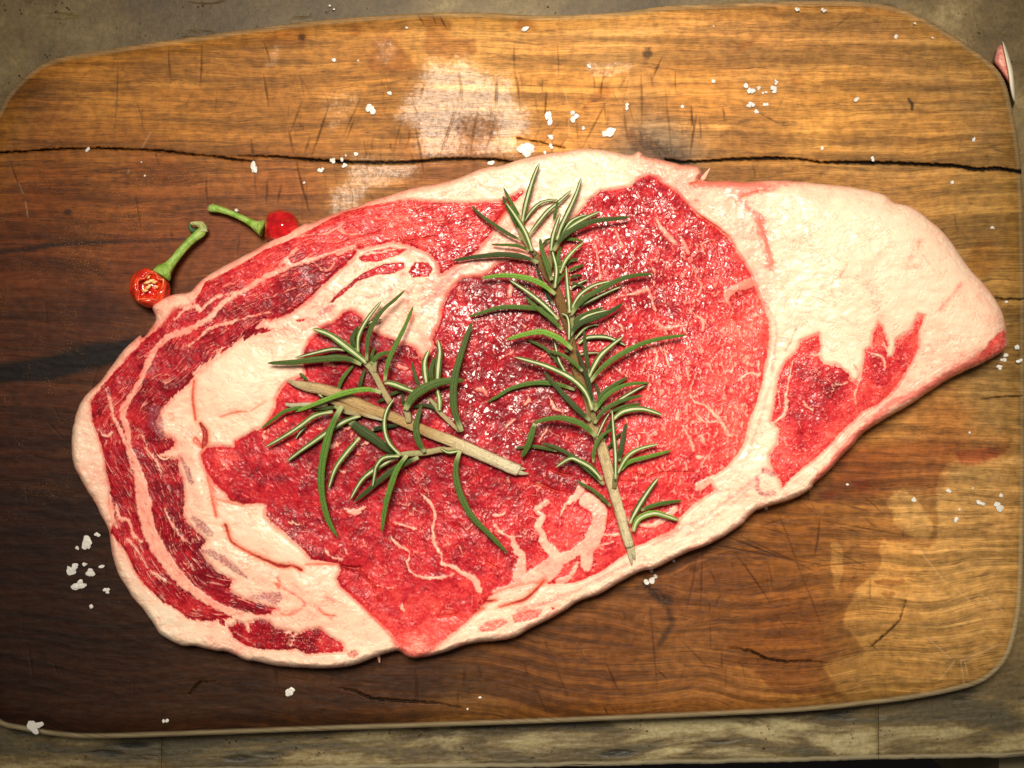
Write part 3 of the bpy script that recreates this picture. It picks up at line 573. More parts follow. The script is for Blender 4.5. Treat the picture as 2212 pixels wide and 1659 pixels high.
# explicit fat seams: (crop, [(x, y, half width in traced units)], softness)
seams = [('P', [(768, 531, 5), (690, 555, 6), (616, 579, 6), (571, 600, 6), (527, 627, 6), (482, 653, 7), (452, 686, 7), (407, 713, 8), (363, 728, 8), (336, 755, 8), (318, 787, 8), (303, 823, 7), (288, 847, 7),
                 (271, 873, 8), (265, 900, 8), (276, 930, 8), (279, 963, 6), (294, 1001, 8), (303, 1037, 13), (309, 1076, 17), (315, 1120, 16), (330, 1165, 16), (354, 1204, 16), (378, 1237, 15), (407, 1266, 12),
                 (443, 1293, 10), (482, 1315, 9), (540, 1335, 12)]),
         ('D', [(0, 820, 4), (120, 700, 5), (60, 760, 4)]), ('D', [(900, 690, 3), (620, 740, 3), (540, 700, 3), (430, 740, 5)]), ('D', [(0, 660, 1), (180, 600, 2), (330, 590, 2), (440, 530, 4), (480, 520, 2)]),
         ('D', [(430, 560, 2), (520, 600, 2), (700, 570, 1)]), ('D', [(700, 490, 2), (900, 460, 2), (1050, 430, 1)]),
         ('A', [(1600, 870, 2), (1500, 960, 2), (1350, 1010, 3), (1200, 1050, 4), (1100, 1130, 4), (1000, 1120, 5), (900, 1210, 3)]), ('A', [(1700, 780, 8), (1720, 830, 7), (1620, 880, 6)]),
         ('A', [(1080, 1140, 7), (1040, 1090, 5)]), ('A', [(1600, 1160, 3), (1450, 1190, 3), (1280, 1240, 4), (1150, 1280, 4), (1040, 1380, 3), (930, 1440, 2)]), ('A', [(1900, 800, 2), (2000, 860, 3), (2060, 800, 4)]),
         ('A', [(2100, 540, 4), (2150, 600, 2)]), ('A', [(1530, 1070, 1), (1700, 1010, 1.5), (1850, 960, 1)]), ('A', [(1250, 1420, 4), (1180, 1500, 5), (1050, 1600, 7)]),
         ('B', [(400, 60, 3), (430, 160, 5), (460, 270, 5), (520, 400, 5), (560, 500, 5), (590, 640, 4)]), ('B', [(330, 330, 1), (390, 400, 4), (440, 380, 4)]), ('B', [(680, 480, 3), (760, 580, 4), (800, 680, 3), (860, 800, 1)]),
         ('B', [(480, 900, 3), (500, 1000, 6), (560, 1010, 4), (600, 1120, 5), (650, 1160, 4)]), ('B', [(830, 940, 3), (880, 1040, 3), (960, 1150, 4), (1020, 1180, 2)]), ('B', [(590, 330, 2), (650, 380, 2), (700, 470, 2)]),
         ('B', [(930, 1340, 1.5), (1000, 1330, 1.5), (990, 1380, 1)]), ('B', [(560, 1160, 5), (620, 1220, 4), (700, 1360, 2)]), ('B', [(700, 1390, 1), (820, 1450, 2)]), ('B', [(430, 850, 5), (450, 980, 6), (480, 1060, 4)]),
         ('C', [(170, 640, 2), (260, 700, 3), (320, 740, 2)]), ('C', [(380, 590, 1), (460, 590, 2), (500, 700, 1)]), ('C', [(870, 1020, 5), (880, 1080, 4)]), ('C', [(1220, 1100, 4), (1190, 1180, 4)]), ('C', [(1050, 1080, 1), (1190, 1090, 2.5)]), ('C', [(780, 1080, 1), (880, 1150, 2), (960, 1180, 1)]),
         ('E', [(1020, 140, 6), (960, 180, 8), (945, 210, 7), (990, 250, 8), (955, 310, 9), (985, 370, 9), (1000, 440, 11), (1060, 500, 12), (1090, 560, 16), (1050, 620, 22), (900, 720, 22), (790, 780, 18), (640, 800, 8)]),
         ('E', [(740, 392, 2), (840, 395, 2.5)]), ('E', [(775, 400, 6), (795, 480, 8), (840, 540, 10), (830, 620, 14), (820, 700, 16)]), ('E', [(1280, 10, 9), (1240, 90, 9), (1165, 155, 5)]),
         ('E', [(1310, 130, 18), (1390, 180, 18), (1400, 280, 17), (1360, 400, 19), (1310, 500, 15), (1310, 600, 13)]), ('E', [(1310, 450, 14), (1200, 520, 12), (1100, 570, 14)]), ('E', [(1390, 380, 3), (1540, 375, 4)]), ('E', [(1240, 590, 5), (1190, 680, 6), (1110, 720, 9)]),
         ('E', [(1120, 240, 2), (1150, 170, 4)]), ('E', [(380, 460, 3), (410, 520, 1)]), ('E', [(1700, 310, 5), (1810, 300, 7), (1900, 240, 8), (1950, 190, 8)]), ('E', [(1370, 470, 2), (1500, 430, 3)]),
         ('P', [(905, 1062, 1), (911, 1069, 2), (932, 1090, 4), (940, 1113, 3), (935, 1140, 4), (938, 1167, 5), (952, 1197, 4), (955, 1218, 4), (979, 1224, 5), (997, 1238, 6), (1021, 1250, 7), (1035, 1275, 8)]),
         ('P', [(878, 1212, 3), (887, 1235, 3), (917, 1247, 4), (955, 1247, 4), (979, 1241, 4)]), ('P', [(1065, 1113, 3), (1086, 1110, 4), (1092, 1102, 1)]), ('P', [(1068, 1131, 3), (1086, 1152, 4), (1104, 1161, 4)]),
         ('P', [(848, 1128, 2), (878, 1137, 3), (899, 1143, 4)]), ('P', [(845, 1161, 4), (866, 1182, 5), (884, 1191, 3), (881, 1212, 4)]), ('P', [(816, 1265, 2), (839, 1271, 2), (857, 1268, 1.5)]), ('P', [(869, 1306, 3), (871, 1316, 5), (876, 1322, 1)]),
         ('P', [(745, 1100, 3), (768, 1106, 8), (790, 1096, 3)]), ('Z2', [(780, 560, 2), (790, 610, 2.5), (850, 630, 3), (920, 615, 1)]), ('Z2', [(1150, 600, 3), (1220, 625, 3), (1300, 590, 3), (1310, 650, 2), (1270, 720, 3), (1300, 780, 1)]),
         ('Z2', [(970, 840, 3), (1040, 850, 7), (1100, 830, 4), (1150, 790, 1)]), ('Z2', [(1110, 1150, 2), (1150, 1190, 3), (1230, 1180, 1)]), ('Z2', [(405, 490, 3), (425, 530, 4)]), ('Z2', [(150, 660, 2), (110, 710, 3), (150, 760, 3), (100, 810, 2)]),
         ('Z2', [(370, 780, 1), (460, 835, 3)]), ('Z2', [(0, 640, 1), (200, 660, 1)]), ('Z2', [(660, 640, 3), (690, 690, 2)]), ('Z2', [(1400, 830, 3), (1480, 810, 4)]), ('Z2', [(620, 1100, 0), (720, 1180, 1), (760, 1080, 1)]),
         ('B', [(1240, 590, 3), (1300, 660, 1)]), ('B', [(1200, 500, 2), (1290, 520, 1)]), ('C', [(1180, 290, 3), (1260, 310, 2), (1290, 300, 1)]), ('C', [(1430, 470, 2), (1480, 540, 3), (1560, 560, 2)]), ('C', [(1580, 480, 2), (1600, 520, 2)]),
         ('F', [(1445, 925, 12), (1340, 960, 11), (1240, 1010, 10), (1215, 1060, 7), (1240, 1110, 3)]),
         ('G', [(950, 280, 2), (990, 340, 4), (1050, 350, 3), (1120, 420, 5), (1180, 480, 4), (1230, 570, 5), (1275, 582, 2)]), ('G', [(1000, 430, 3), (1070, 490, 3), (1150, 480, 2)]), ('G', [(870, 400, 2), (860, 455, 6), (880, 475, 3)]),
         ('G', [(910, 520, 3), (950, 600, 4), (980, 680, 4)]), ('G', [(1040, 580, 4), (1055, 640, 4)]), ('G', [(1010, 730, 5), (1060, 740, 3), (1030, 800, 2)]), ('G', [(920, 770, 2), (930, 830, 2)]), ('G', [(1240, 570, 2), (1220, 640, 2), (1180, 650, 1)]),
         ('G', [(1310, 165, 3), (1380, 125, 4), (1450, 145, 4)]), ('G', [(1375, 30, 1.5), (1370, 120, 2)]), ('G', [(1450, 30, 1.5), (1455, 140, 2)]), ('G', [(1020, 950, 10), (1100, 900, 8), (1180, 890, 3)]), ('G', [(560, 570, 2), (650, 560, 2), (640, 620, 1)]),
         ('F', [(720, 1240, 5), (770, 1275, 5), (930, 1260, 3)]), ('F', [(1000, 1190, 3), (1050, 1230, 5), (1040, 1290, 3)]), ('F', [(700, 470, 3), (750, 550, 6), (790, 600, 7), (840, 650, 6)]), ('F', [(890, 620, 4), (940, 730, 6)]), ('F', [(1130, 640, 3), (1040, 660, 4), (1060, 730, 3)]),
         ('F', [(1020, 850, 4), (990, 900, 3), (1035, 960, 4), (1010, 1030, 3)]), ('F', [(260, 650, 3), (290, 800, 4), (300, 920, 3)]), ('F', [(410, 560, 3), (460, 680, 3)]), ('F', [(690, 850, 5), (700, 900, 2)]), ('F', [(450, 1260, 4), (470, 1300, 3)]),
         ('F', [(640, 1400, 3), (710, 1450, 4), (700, 1560, 3)]), ('F', [(770, 1430, 3), (800, 1540, 3)]), ('F', [(930, 1560, 2), (940, 1640, 4)]), ('F', [(570, 560, 1), (760, 560, 1)]), ('F', [(620, 1000, 6), (500, 1030, 4), (380, 1060, 2)]), ('F', [(700, 1150, 4), (650, 990, 4)]),
         ('D', [(1680, 970, 7), (1670, 1040, 6)]), ('D', [(1780, 860, 2), (1750, 900, 2)]), ('D', [(1150, 1380, 6), (1180, 1400, 4)]), ('D', [(870, 1550, 5), (920, 1570, 4)]), ('D', [(330, 1530, 6), (400, 1550, 3)]),
         ('Z3', [(660, 690, 1), (540, 680, 1.2), (540, 620, 1)]), ('Z3', [(1700, 700, 1), (1860, 640, 3), (1900, 600, 1)]), ('Z3', [(1400, 1100, 4), (1500, 1100, 6), (1540, 1180, 3)]), ('Z3', [(2000, 230, 1), (2060, 300, 3)]), ('Z3', [(2050, 1300, 4), (2100, 1240, 4)]), ('Z3', [(1900, 1500, 3), (1800, 1600, 5)]),
         ('N6', [(760, 950, 2), (850, 900, 3)]), ('N7', [(700, 150, 2), (730, 230, 5), (800, 270, 1)]), ('N7', [(600, 530, 2), (680, 400, 3)]), ('N6', [(1440, 1040, 2), (1560, 1130, 2)]),
         ('G', [(1700, 30, 2), (1650, 300, 4), (1640, 420, 5), (1560, 490, 3)]), ('G', [(1590, 250, 2), (1610, 370, 2)]), ('G', [(1780, 340, 4), (1850, 395, 3)]), ('G', [(1640, 620, 3), (1660, 650, 1)]), ('H', [(1110, 1280, 3), (1190, 1310, 4), (1200, 1400, 1)]), ('H', [(1190, 1190, 3), (1220, 1260, 3)]),
         ('H', [(1024, 1400, 2), (1010, 1500, 3), (990, 1560, 3), (988, 1635, 3.5)]), ('H', [(780, 1440, 1), (860, 1500, 2), (950, 1480, 2)]), ('H', [(640, 1280, 2), (720, 1290, 2)])]
vein = np.zeros_like(x); vj = 1.5 + 3.4 * fbm(x / 15, y / 15, 61, 3)
for c_, V in seams:
    V = [(p[0], p[1], p[2]) for p in cv(c_, V)]
    if len(V) > 2: V = spline(V, 3)
    vein = np.maximum(vein, sstep(4.6, -3.4, line_d(px + 1.6 * w4, py - 1.6 * w3, V, 18) + vj) * 1.0)
# procedural marbling
arc = np.arctan2(y - 950, x - 950) * 420
m_strip = fbm(arc / 26 + .6 * w1, (dO + 5 * w2) / 6.5, 71, 3); rs = 1 - np.abs(m_strip) * 3.2
in_strip = sstep(-3, 3, s_strip)
marb = sstep(.72, .98, rs) * in_strip * sstep(-.25, .25, fbm(x / 46, y / 46, 72)) * .75
marb = np.maximum(marb, .6 * sstep(.2, .5, fbm(arc / 24, dO / 5.8, 73, 2)) * in_strip)
ex = x + 6 * w1; ey = y + 6 * w2
m2 = fbm(ex / 7.5 + .25 * ey / 12, ey / 15.0, 74, 3); m3 = 1 - np.abs(fbm(ex / 22, ey / 26, 75, 3)) * 5.0
in_eye = sstep(-1, 5, s_eye)
dens = idw(x, y, [(a, b, c) for a, b, c in ((500, 1020, .05), (700, 780, .1), (800, 950, .2), (700, 1100, .35), (900, 1150, .5), (1000, 900, .15), (1050, 700, .25), (1200, 900, .3), (1350, 500, .45), (1350, 700, .6),
            (1500, 600, .8), (1450, 800, 1), (1600, 750, .9), (1550, 900, 1), (1400, 950, .75), (1300, 1100, .55), (950, 1300, .15), (850, 1350, .1), (1150, 1130, .5), (1450, 1130, .5), (1350, 1190, .4))])[:, 0]
marb = np.maximum(marb, in_eye * sstep(.26 - .26 * dens, .50 - .26 * dens, m2) * np.clip(dens * 1.4, 0, 1) * .72 * sstep(-.35, .15, fbm(x / 38, y / 38, 179)))
mh = 1 - np.abs(fbm(ex / 38, ey / 44, 175, 3)) * 8.5; mh2 = 1 - np.abs(fbm(ex / 18 + 3, ey / 24, 176, 2)) * 5.5
marb = np.maximum(marb, in_eye * sstep(.45, 1.0, mh) * sstep(-.28, .2, fbm(x / 42, y / 42, 177)) * (.4 + .35 * dens))
marb = np.maximum(marb, in_eye * sstep(.45, 1.0, mh2) * sstep(-.1, .3, fbm(x / 30, y / 30, 178)) * (.2 + .4 * dens))
marb = np.maximum(marb, in_eye * sstep(.88, 1.0, m3) * sstep(.0, .3, fbm(x / 70, y / 70, 76)) * .6)
in_tail = sstep(-2, 4, s_tail)
m4 = 1 - np.abs(fbm((x + .6 * y) / 30, (y - .3 * x) / 17, 77, 3)) * 4.2
marb = np.maximum(marb, in_tail * sstep(.72, 1.0, m4) * .6); marb = np.maximum(marb, .5 * in_tail * sstep(.28, .5, fbm(x / 11, y / 14, 78)))
in_blob = sstep(-2, 4, s_blob); marb = np.maximum(marb, .6 * in_blob * sstep(.74, 1.0, 1 - np.abs(fbm(x / 14, y / 17, 79, 3)) * 3.6))
# grizzled patches of grey-purple membrane
purp = np.zeros_like(x)
for c_, V in (('C', [(520, 490, 0), (600, 505, 4), (700, 560, 5), (780, 620, 4), (870, 690, 1)]), ('B', [(945, 555, 1), (990, 640, 3), (1020, 735, 3)]), ('B', [(1020, 985, 1), (1090, 1050, 6), (1160, 1110, 4)]),
              ('C', [(900, 830, 1), (1000, 830, 5), (1075, 840, 8), (1100, 825, 5)]), ('D', [(1020, 1170, 5), (1090, 1090, 6), (1180, 960, 5), (1270, 880, 5), (1400, 800, 6), (1520, 750, 6)]), ('Z1', [(1040, 440, 2), (1120, 390, 4), (1220, 345, 2)]),
              ('G', [(1440, 880, 2), (1440, 960, 3), (1470, 1005, 2), (1570, 1000, 2)]), ('G', [(1490, 830, 3), (1550, 860, 4)]), ('B', [(760, 200, 6), (760, 300, 10), (800, 380, 5)]), ('D', [(560, 960, 2), (800, 900, 3)])):
    V = [(p[0], p[1], p[2] * 1.5 + 1) for p in cv(c_, V)]
    purp = np.maximum(purp, sstep(2.5, -2, line_d(px, py, V, 16)) * (.4 if c_ == 'D' else 1.0) )
for c_, V in (('D', [(1040, 1170, 3), (1090, 1090, 3), (1180, 960, 3), (1270, 880, 3), (1330, 830, 2)]),):
    V = [(p[0], p[1], p[2]) for p in cv(c_, V)]
    purp = np.maximum(purp, sstep(3, -2, line_d(px, py, V, 16)) * sstep(.0, .25, noise(x / 3.2, y / 4.5, 81)) * .9)
fat = 1 - lean * (1 - np.maximum(vein * (.80 + .25 * w3), marb * .82))
patch = sdf(px, py, cv('G', [(1465, 860), (1560, 880), (1575, 990), (1470, 1000)])); fat = np.maximum(fat, sstep(-2, 2, patch))
# thin translucent edges: soft pink bleed of lean into fat
allmus = np.maximum.reduce([s_strip, s_eye, s_tail, s_blob])
# lean tone 0 deep crimson .. 1 pale coral ; fat tone 0 cream .. 1 pink
tone = idw(x, y, [(1000, 470, .62), (850, 470, .72), (700, 510, .66), (560, 580, .62), (440, 680, .45), (300, 800, .35), (230, 900, .42), (260, 1050, .25), (350, 850, .12), (620, 620, .12), (700, 600, .15), (500, 700, .15),
             (360, 1050, .16), (350, 1150, .12), (280, 1150, .45), (330, 1240, .42), (430, 1230, .14), (430, 1320, .35), (560, 1310, .2), (560, 1370, .25), (650, 1390, .14), (720, 1395, .4),
             (470, 1000, .55), (550, 1030, .35), (680, 730, .35), (760, 700, .25), (800, 780, .1), (750, 900, .12), (620, 900, .5), (820, 930, .08), (700, 1000, .2), (620, 1130, .3), (800, 1100, .3), (900, 1050, .22), (720, 1150, .32),
             (870, 1250, .42), (900, 1330, .5), (900, 1390, 1.05), (870, 1360, .8), (940, 1370, .85), (1000, 1330, .75), (850, 1320, .6), (1000, 1300, .5), (1000, 1200, .35), (1100, 1150, .4), (1080, 1050, .25), (1220, 1150, .6), (1230, 1000, .15), (1180, 950, .12), (1050, 600, .15), (1000, 700, .3), (1000, 850, .18), (1150, 700, .12), (1150, 850, .15),
             (1300, 500, .5), (1400, 450, .4), (1500, 550, .45), (1600, 620, .6), (1400, 600, .3), (1300, 700, .4), (1450, 750, .5), (1600, 780, .75), (1640, 700, .9), (1500, 900, .68), (1600, 930, .85), (1400, 1000, .55), (1500, 1050, .6), (1330, 950, .5), (1400, 1170, .65), (1300, 1220, .6), (1260, 1240, .65),
             (1750, 850, .1), (1730, 790, .3), (1800, 830, .02), (1700, 900, .3), (1760, 920, .25), (1720, 1000, .4), (1800, 920, .45), (1850, 860, .5), (1890, 780, .12), (1890, 730, .45), (1980, 700, .6), (1920, 800, .2), (1940, 830, .5), (2140, 760, .62)], 1.8, 400)[:, 0]
tone = tone * .95 - .07 - .12 * sstep(8, 40, s_tail) + .30 * fbm(x / 46, y / 46, 91) + .16 * fbm(x / 15, y / 15, 93) + .10 * fbm(x / 7, y / 7, 92, 2) + .30 * sstep(-2, 14, -s_eye + 8) * (x > 1300) * sstep(22, 0, s_eye)
ftone = idw(x, y, [(1700, 450, .12), (1850, 500, 0), (2000, 600, .06), (1900, 640, .22), (2100, 700, .35), (1750, 620, .12), (1700, 560, .3), (1620, 500, .65), (1560, 450, .6), (1500, 400, .75), (1600, 400, .8), (1450, 370, .7), (1300, 350, .18), (1200, 400, .22), (1100, 390, .3), (900, 420, .5),
             (1000, 410, .4), (1180, 470, .5), (1130, 520, .75), (1050, 570, .8), (950, 620, .85), (850, 640, .5), (780, 640, .6), (880, 700, .6), (940, 730, .8), (500, 830, .1), (560, 780, .2), (600, 750, .45), (480, 900, .35), (440, 770, .5), (600, 700, .75), (680, 690, .8), (650, 560, .6), (350, 730, .7),
             (170, 960, .25), (200, 1020, .5), (180, 880, .4), (220, 1060, .45), (270, 870, .6), (300, 1060, .45), (290, 970, .5), (330, 1165, .45), (400, 1260, .5), (390, 900, .5), (400, 960, .6), (430, 1040, .45), (450, 1110, .4), (500, 1120, .45), (560, 1160, .25), (620, 1190, .15), (540, 1210, .5), (600, 1250, .55), (500, 1250, .45), (620, 1290, .6), (700, 1280, .55), (680, 1330, .5),
             (800, 1380, .2), (780, 1340, .4), (350, 1340, .0), (390, 1370, .1), (480, 1385, .4), (600, 1425, .3), (700, 1430, .25), (290, 1250, .35), (250, 1200, .5), (1000, 1370, .3), (1050, 1370, .35), (1130, 1280, .55), (1200, 1210, .35), (1270, 1180, .45), (1170, 1130, .35), (1150, 1250, .35), (1250, 1270, .35), (1400, 1200, .35), (1500, 1150, .4), (1600, 1050, .5), (1560, 1120, .3),
             (1640, 950, .35), (1670, 800, .3), (1680, 700, .35), (1640, 600, .7), (1600, 540, .75), (1800, 760, .15), (1950, 860, .6), (1850, 930, .55), (1730, 1050, .3), (2050, 790, .6), (1900, 680, .2)], 1.8, 500)[:, 0]
ftone = ftone + .20 * fbm(x / 90, y / 60, 94) + .28 * fbm(x / 30, y / 22, 95) + .10 * fbm(x / 8, y / 8, 96, 2) + .12 * vein * lean * (x > 620) + .38 * marb + .30 * sstep(.80, 1.0, 1 - np.abs(fbm(x / 60 + .8 * w1, y / 44 + .8 * w2, 99, 4)) * 4.5) * sstep(0, 8, -allmus)
for c_, V, wd_, am_ in (('H', [(1450, 470), (1370, 620), (1440, 650)], 16, .5), ('H', [(1190, 365), (1000, 410)], 10, .35), ('H', [(920, 630), (850, 740), (740, 795)], 8, .5), ('H', [(820, 790), (835, 920)], 8, .4), ('H', [(1750, 780), (1600, 960)], 12, .6),
                     ('H', [(870, 1000), (980, 1060), (1010, 1030)], 6, .4), ('H', [(560, 1090), (480, 1260)], 5, .6), ('H', [(290, 300), (330, 450), (380, 640)], 18, .75), ('H', [(1480, 560), (1560, 670)], 5, .4), ('H', [(600, 830), (540, 900)], 6, .35), ('H', [(1180, 560), (1050, 700), (1190, 1000)], 26, .3),
                     ('F', [(980, 240), (1200, 230), (1500, 250), (1700, 215)], 14, .5), ('F', [(1430, 290), (1300, 330), (1480, 480)], 10, .5), ('D', [(1600, 450), (1500, 620), (1420, 700)], 10, .4), ('D', [(1900, 330), (1750, 420), (1900, 560)], 7, .35), ('D', [(600, 1060), (800, 1000), (900, 880)], 7, .4),
                     ('D', [(930, 1000), (940, 1200)], 9, .4), ('C', [(1130, 760), (1300, 880), (1180, 960)], 5, .6), ('C', [(1440, 830), (1500, 860)], 10, .5), ('C', [(1380, 910), (1480, 980)], 8, .5), ('C', [(1590, 770), (1850, 1030), (1960, 1190)], 12, .55), ('B', [(1130, 620), (1180, 800), (1200, 980)], 10, .6),
                     ('G', [(1500, 820), (1350, 960), (1000, 1200), (700, 1360)], 8, .5), ('G', [(1450, 900), (1200, 1130), (900, 1320)], 6, .4), ('E', [(820, 930), (1200, 800), (1600, 600)], 9, .45), ('E', [(1000, 700), (900, 790)], 12, .4), ('G', [(1560, 100), (1480, 400), (1380, 700)], 6, .4), ('H', [(330, 900), (420, 1100), (380, 1400)], 7, .45)):
    V = [(p[0], p[1], 0) for p in cv(c_, V)]
    if len(V) > 2: V = spline(V, 3)
    ftone = ftone + am_ * np.exp(-(line_d(px, py, V, 60) / (wd_ * .55)) ** 2) * (1 + .8 * w3)
ftone = ftone + .35 * sstep(-14, -1, allmus) + .25 * sstep(7, 1, dO)
streak = fbm(arc / 60, dO / 4.0, 97, 3); ftone = ftone + .35 * np.abs(streak) * sstep(80, 10, dO) * (x > 850)
# slits and hollows (depth) with red shading painted into their colour
ftone = ftone * .82 + .8 * np.exp(-(line_d(px, py, [(p[0], p[1], 0) for p in cv('H', [(2060, 1150), (1950, 1260), (1800, 1360), (1650, 1440), (1450, 1560), (1250, 1640)]) + cv('G', [(2140, 600), (1980, 780), (1870, 910)])], 60) / 7) ** 2)
slit = np.zeros_like(x); hole = np.zeros_like(x)
for c_, V, dp in (('C', [(715, 310, 1.5), (735, 370, .8), (760, 430, .8), (850, 490, .4), (950, 540, 1), (1020, 570, 1.2), (1090, 600, 2.2), (1150, 610, 2.4), (1200, 605, .8), (1265, 635, 2.2)], 1), ('C', [(1080, 740, .8), (1110, 750, .6), (1095, 690, .3)], .6),
                  ('C', [(1545, 595, .5), (1600, 615, 2.5), (1660, 625, 4), (1690, 615, 3)], 1), ('C', [(1690, 640, 2), (1740, 700, 1), (1790, 750, .8), (1800, 800, .2)], .8), ('C', [(1815, 830, .5), (1835, 860, 1.2)], .8), ('C', [(1300, 598, .4), (1420, 590, .7), (1545, 592, .6)], .6),
                  ('C', [(1220, 930, .6), (1170, 965, 1), (1120, 960, .3)], .4), ('C', [(1390, 920, .3), (1430, 960, .8), (1510, 970, .8)], .4), ('B', [(1040, 0, .6), (1030, 130, .8), (1050, 280, 1)], .8), ('B', [(1085, 310, 1.5), (1120, 370, 4), (1120, 440, 5), (1105, 480, 3)], .9),
                  ('B', [(1050, 430, 5), (1090, 470, 3)], .5), ('B', [(1230, 262, .3), (1350, 228, .9), (1420, 225, .5)], .5), ('B', [(1450, 225, .5), (1500, 190, .8), (1560, 150, .3)], .35), ('B', [(1140, 700, .4), (1170, 850, .6), (1200, 980, 1)], .6), ('B', [(1200, 860, .3), (1290, 880, 1.2), (1400, 900, .3)], .4),
                  ('B', [(1645, 1475, 1), (1655, 1500, 1.5)], .6), ('E', [(570, 862, 1.4), (600, 862, 2), (655, 856, .3)], .9), ('E', [(500, 945, .4), (560, 915, .5)], .8), ('E', [(680, 905, .4), (790, 872, 1), (860, 850, 2), (930, 790, 1.4), (1000, 715, .4)], .95), ('E', [(235, 972, .4), (300, 965, .9), (370, 952, .3)], .8),
                  ('E', [(190, 920, .8), (215, 905, .8)], .7), ('E', [(0, 640, .3), (20, 690, .3)], .2), ('E', [(590, 580, 2), (650, 620, 2.5)], .5), ('E', [(1480, 180, .5), (1500, 250, 2), (1460, 290, 1)], .6), ('E', [(1580, 190, 1), (1640, 170, 2)], .5), ('E', [(910, 100, 1), (920, 160, 1.5)], .6), ('E', [(980, 10, .6), (1080, 60, 1.4), (1160, 70, .8)], .6),
                  ('N7', [(560, 890, .6), (680, 930, 1.2), (760, 965, .4)], .7), ('N7', [(700, 770, .5), (800, 810, 1.4), (880, 820, .4)], .7), ('G', [(520, 830, .3), (620, 880, .7), (760, 850, .7), (980, 850, .3)], .6), ('G', [(430, 910, .4), (540, 920, .3)], .5), ('G', [(880, 985, .3), (960, 995, .6)], .6), ('Z4', [(1140, 670, 1), (1155, 720, .8)], .6),
                  ('Z4', [(1030, 740, .5), (1080, 670, 1.8)], .5), ('Z4', [(870, 1290, 1.5), (920, 1260, 1.2)], .5), ('Z4', [(870, 1520, .5), (920, 1490, 1.6)], .6), ('Z4', [(1790, 960, .8), (1810, 1020, 1.4)], .6), ('F', [(620, 185, .3), (570, 240, .4)], .2),
                  ('F', [(1000, 440, .5), (1090, 510, 1.6), (1150, 545, 1), (1230, 610, .6)], .55), ('F', [(990, 350, 1.2), (1010, 350, 1.2)], .35), ('F', [(960, 228, 1.5), (1010, 215, 1)], .6), ('F', [(1280, 1060, .4), (1380, 1030, 1), (1430, 1000, .3)], .5), ('F', [(1430, 290, 1.2), (1600, 268, .4)], .35),
                  ('H', [(160, 140, 1), (260, 100, .8), (330, 90, .3)], .4), ('H', [(290, 310, 1), (320, 400, 1.2), (350, 500, 1.6), (390, 620, 1)], .3), ('H', [(980, 1360, .8), (1010, 1410, 1)], .35), ('D', [(1620, 380, 1.5), (1640, 420, 3), (1560, 520, 1.5), (1480, 590, .5)], .5), ('D', [(950, 1230, .6), (965, 1190, .8)], .4), ('D', [(900, 660, .4), (1000, 630, .8), (1150, 610, .8)], .5),
                  ('A', [(350 * 0 + 1360, 1350, .4), (1450, 1330, .6), (1600, 1340, .3)], .3), ('D', [(700, 500, .4), (1000, 440, .6), (1180, 380, .4)], .35), ('D', [(500, 640, .3), (800, 560, .5), (1150, 480, .3)], .3)):
    V = [(p[0], p[1], p[2]) for p in cv(c_, V)]
    if len(V) > 2: V = spline(V, 3)
    dd = line_d(x + 1.2 * w3, y + 1.2 * w4, V, 26)
    slit = np.maximum(slit, dp * sstep(1.6, -1.0, dd)); hole = np.maximum(hole, dp * np.clip(1 - dd / 16, 0, 1) ** 2)
# ---- relief
R0 = 13 + 62 * sstep(1600, 1900, x) * sstep(900, 600, y) + 12 * sstep(1100, 600, x) * sstep(900, 700, y) + 8 * fbm(x / 40, y / 40, 105)
t = np.clip(dO / R0, 0, 1); prof = np.sqrt(np.clip(1 - (1 - t) ** 2, 0, 1))
H = .0190 + .0016 * fbm(x / 190, y / 190, 101, 2) - .0030 * sstep(700, 250, x) + .0016 * sstep(1600, 1850, x)
zb = .0105
z = zb + (H - zb) * prof
def bulge(cx_, cy_, rx, ry, an, h):
    ca, sa = math.cos(an), math.sin(an); u = ((x - cx_) * ca + (y - cy_) * sa) / rx; v = (-(x - cx_) * sa + (y - cy_) * ca) / ry
    return 1.55 * h * np.exp(-(u * u + v * v))
z += bulge(520, 830, 90, 60, -.5, .0016) + bulge(600, 1175, 100, 32, .55, .0013) + bulge(1290, 400, 160, 40, -.05, .0012) + bulge(1860, 560, 200, 120, .5, .0022) + bulge(1600, 470, 70, 60, .9, .0007) \
    + bulge(700, 1290, 90, 40, .4, .0008) + bulge(650, 1260, 40, 16, .9, .0007) + bulge(800, 1350, 70, 34, .6, .0009) + bulge(430, 1060, 16, 80, -.2, .0008) + bulge(540, 1230, 90, 16, .5, .0006) + bulge(930, 730, 22, 50, -.2, .0008) + bulge(1600, 618, 26, 10, -.4, .0006) + bulge(1170, 1140, 12, 60, 0, .0004) \
    + bulge(840, 650, 90, 34, -.5, .0007) - bulge(400, 900, 30, 50, 0, .0008) + bulge(1640, 1045, 30, 34, 0, .0004)
z += (.00055 * (fat - .5) + .00040 * fbm(x / 34, y / 34, 102) * (1.25 - fat) + .00013 * fbm(x / 7, y / 7, 103) * (1.06 - fat)) * prof + .0008 * fbm(x / 13, y / 13, 106) * np.exp(-(dO - 8) ** 2 / 60)
z += (.0005 * fbm(x / 32, y / 22, 104) - .0003 * sstep(.80, 1.0, 1 - np.abs(fbm(x / 60 + .8 * w1, y / 44 + .8 * w2, 99, 4)) * 4.5)) * sstep(0, 20, -allmus) - .00065 * np.exp(-(allmus / 4.0) ** 2) * prof
z -= .0016 * slit + .0006 * hole
z -= .0004 * np.abs(streak) * sstep(70, 8, dO) * prof * (x > 850)
z = np.maximum(z, .002)
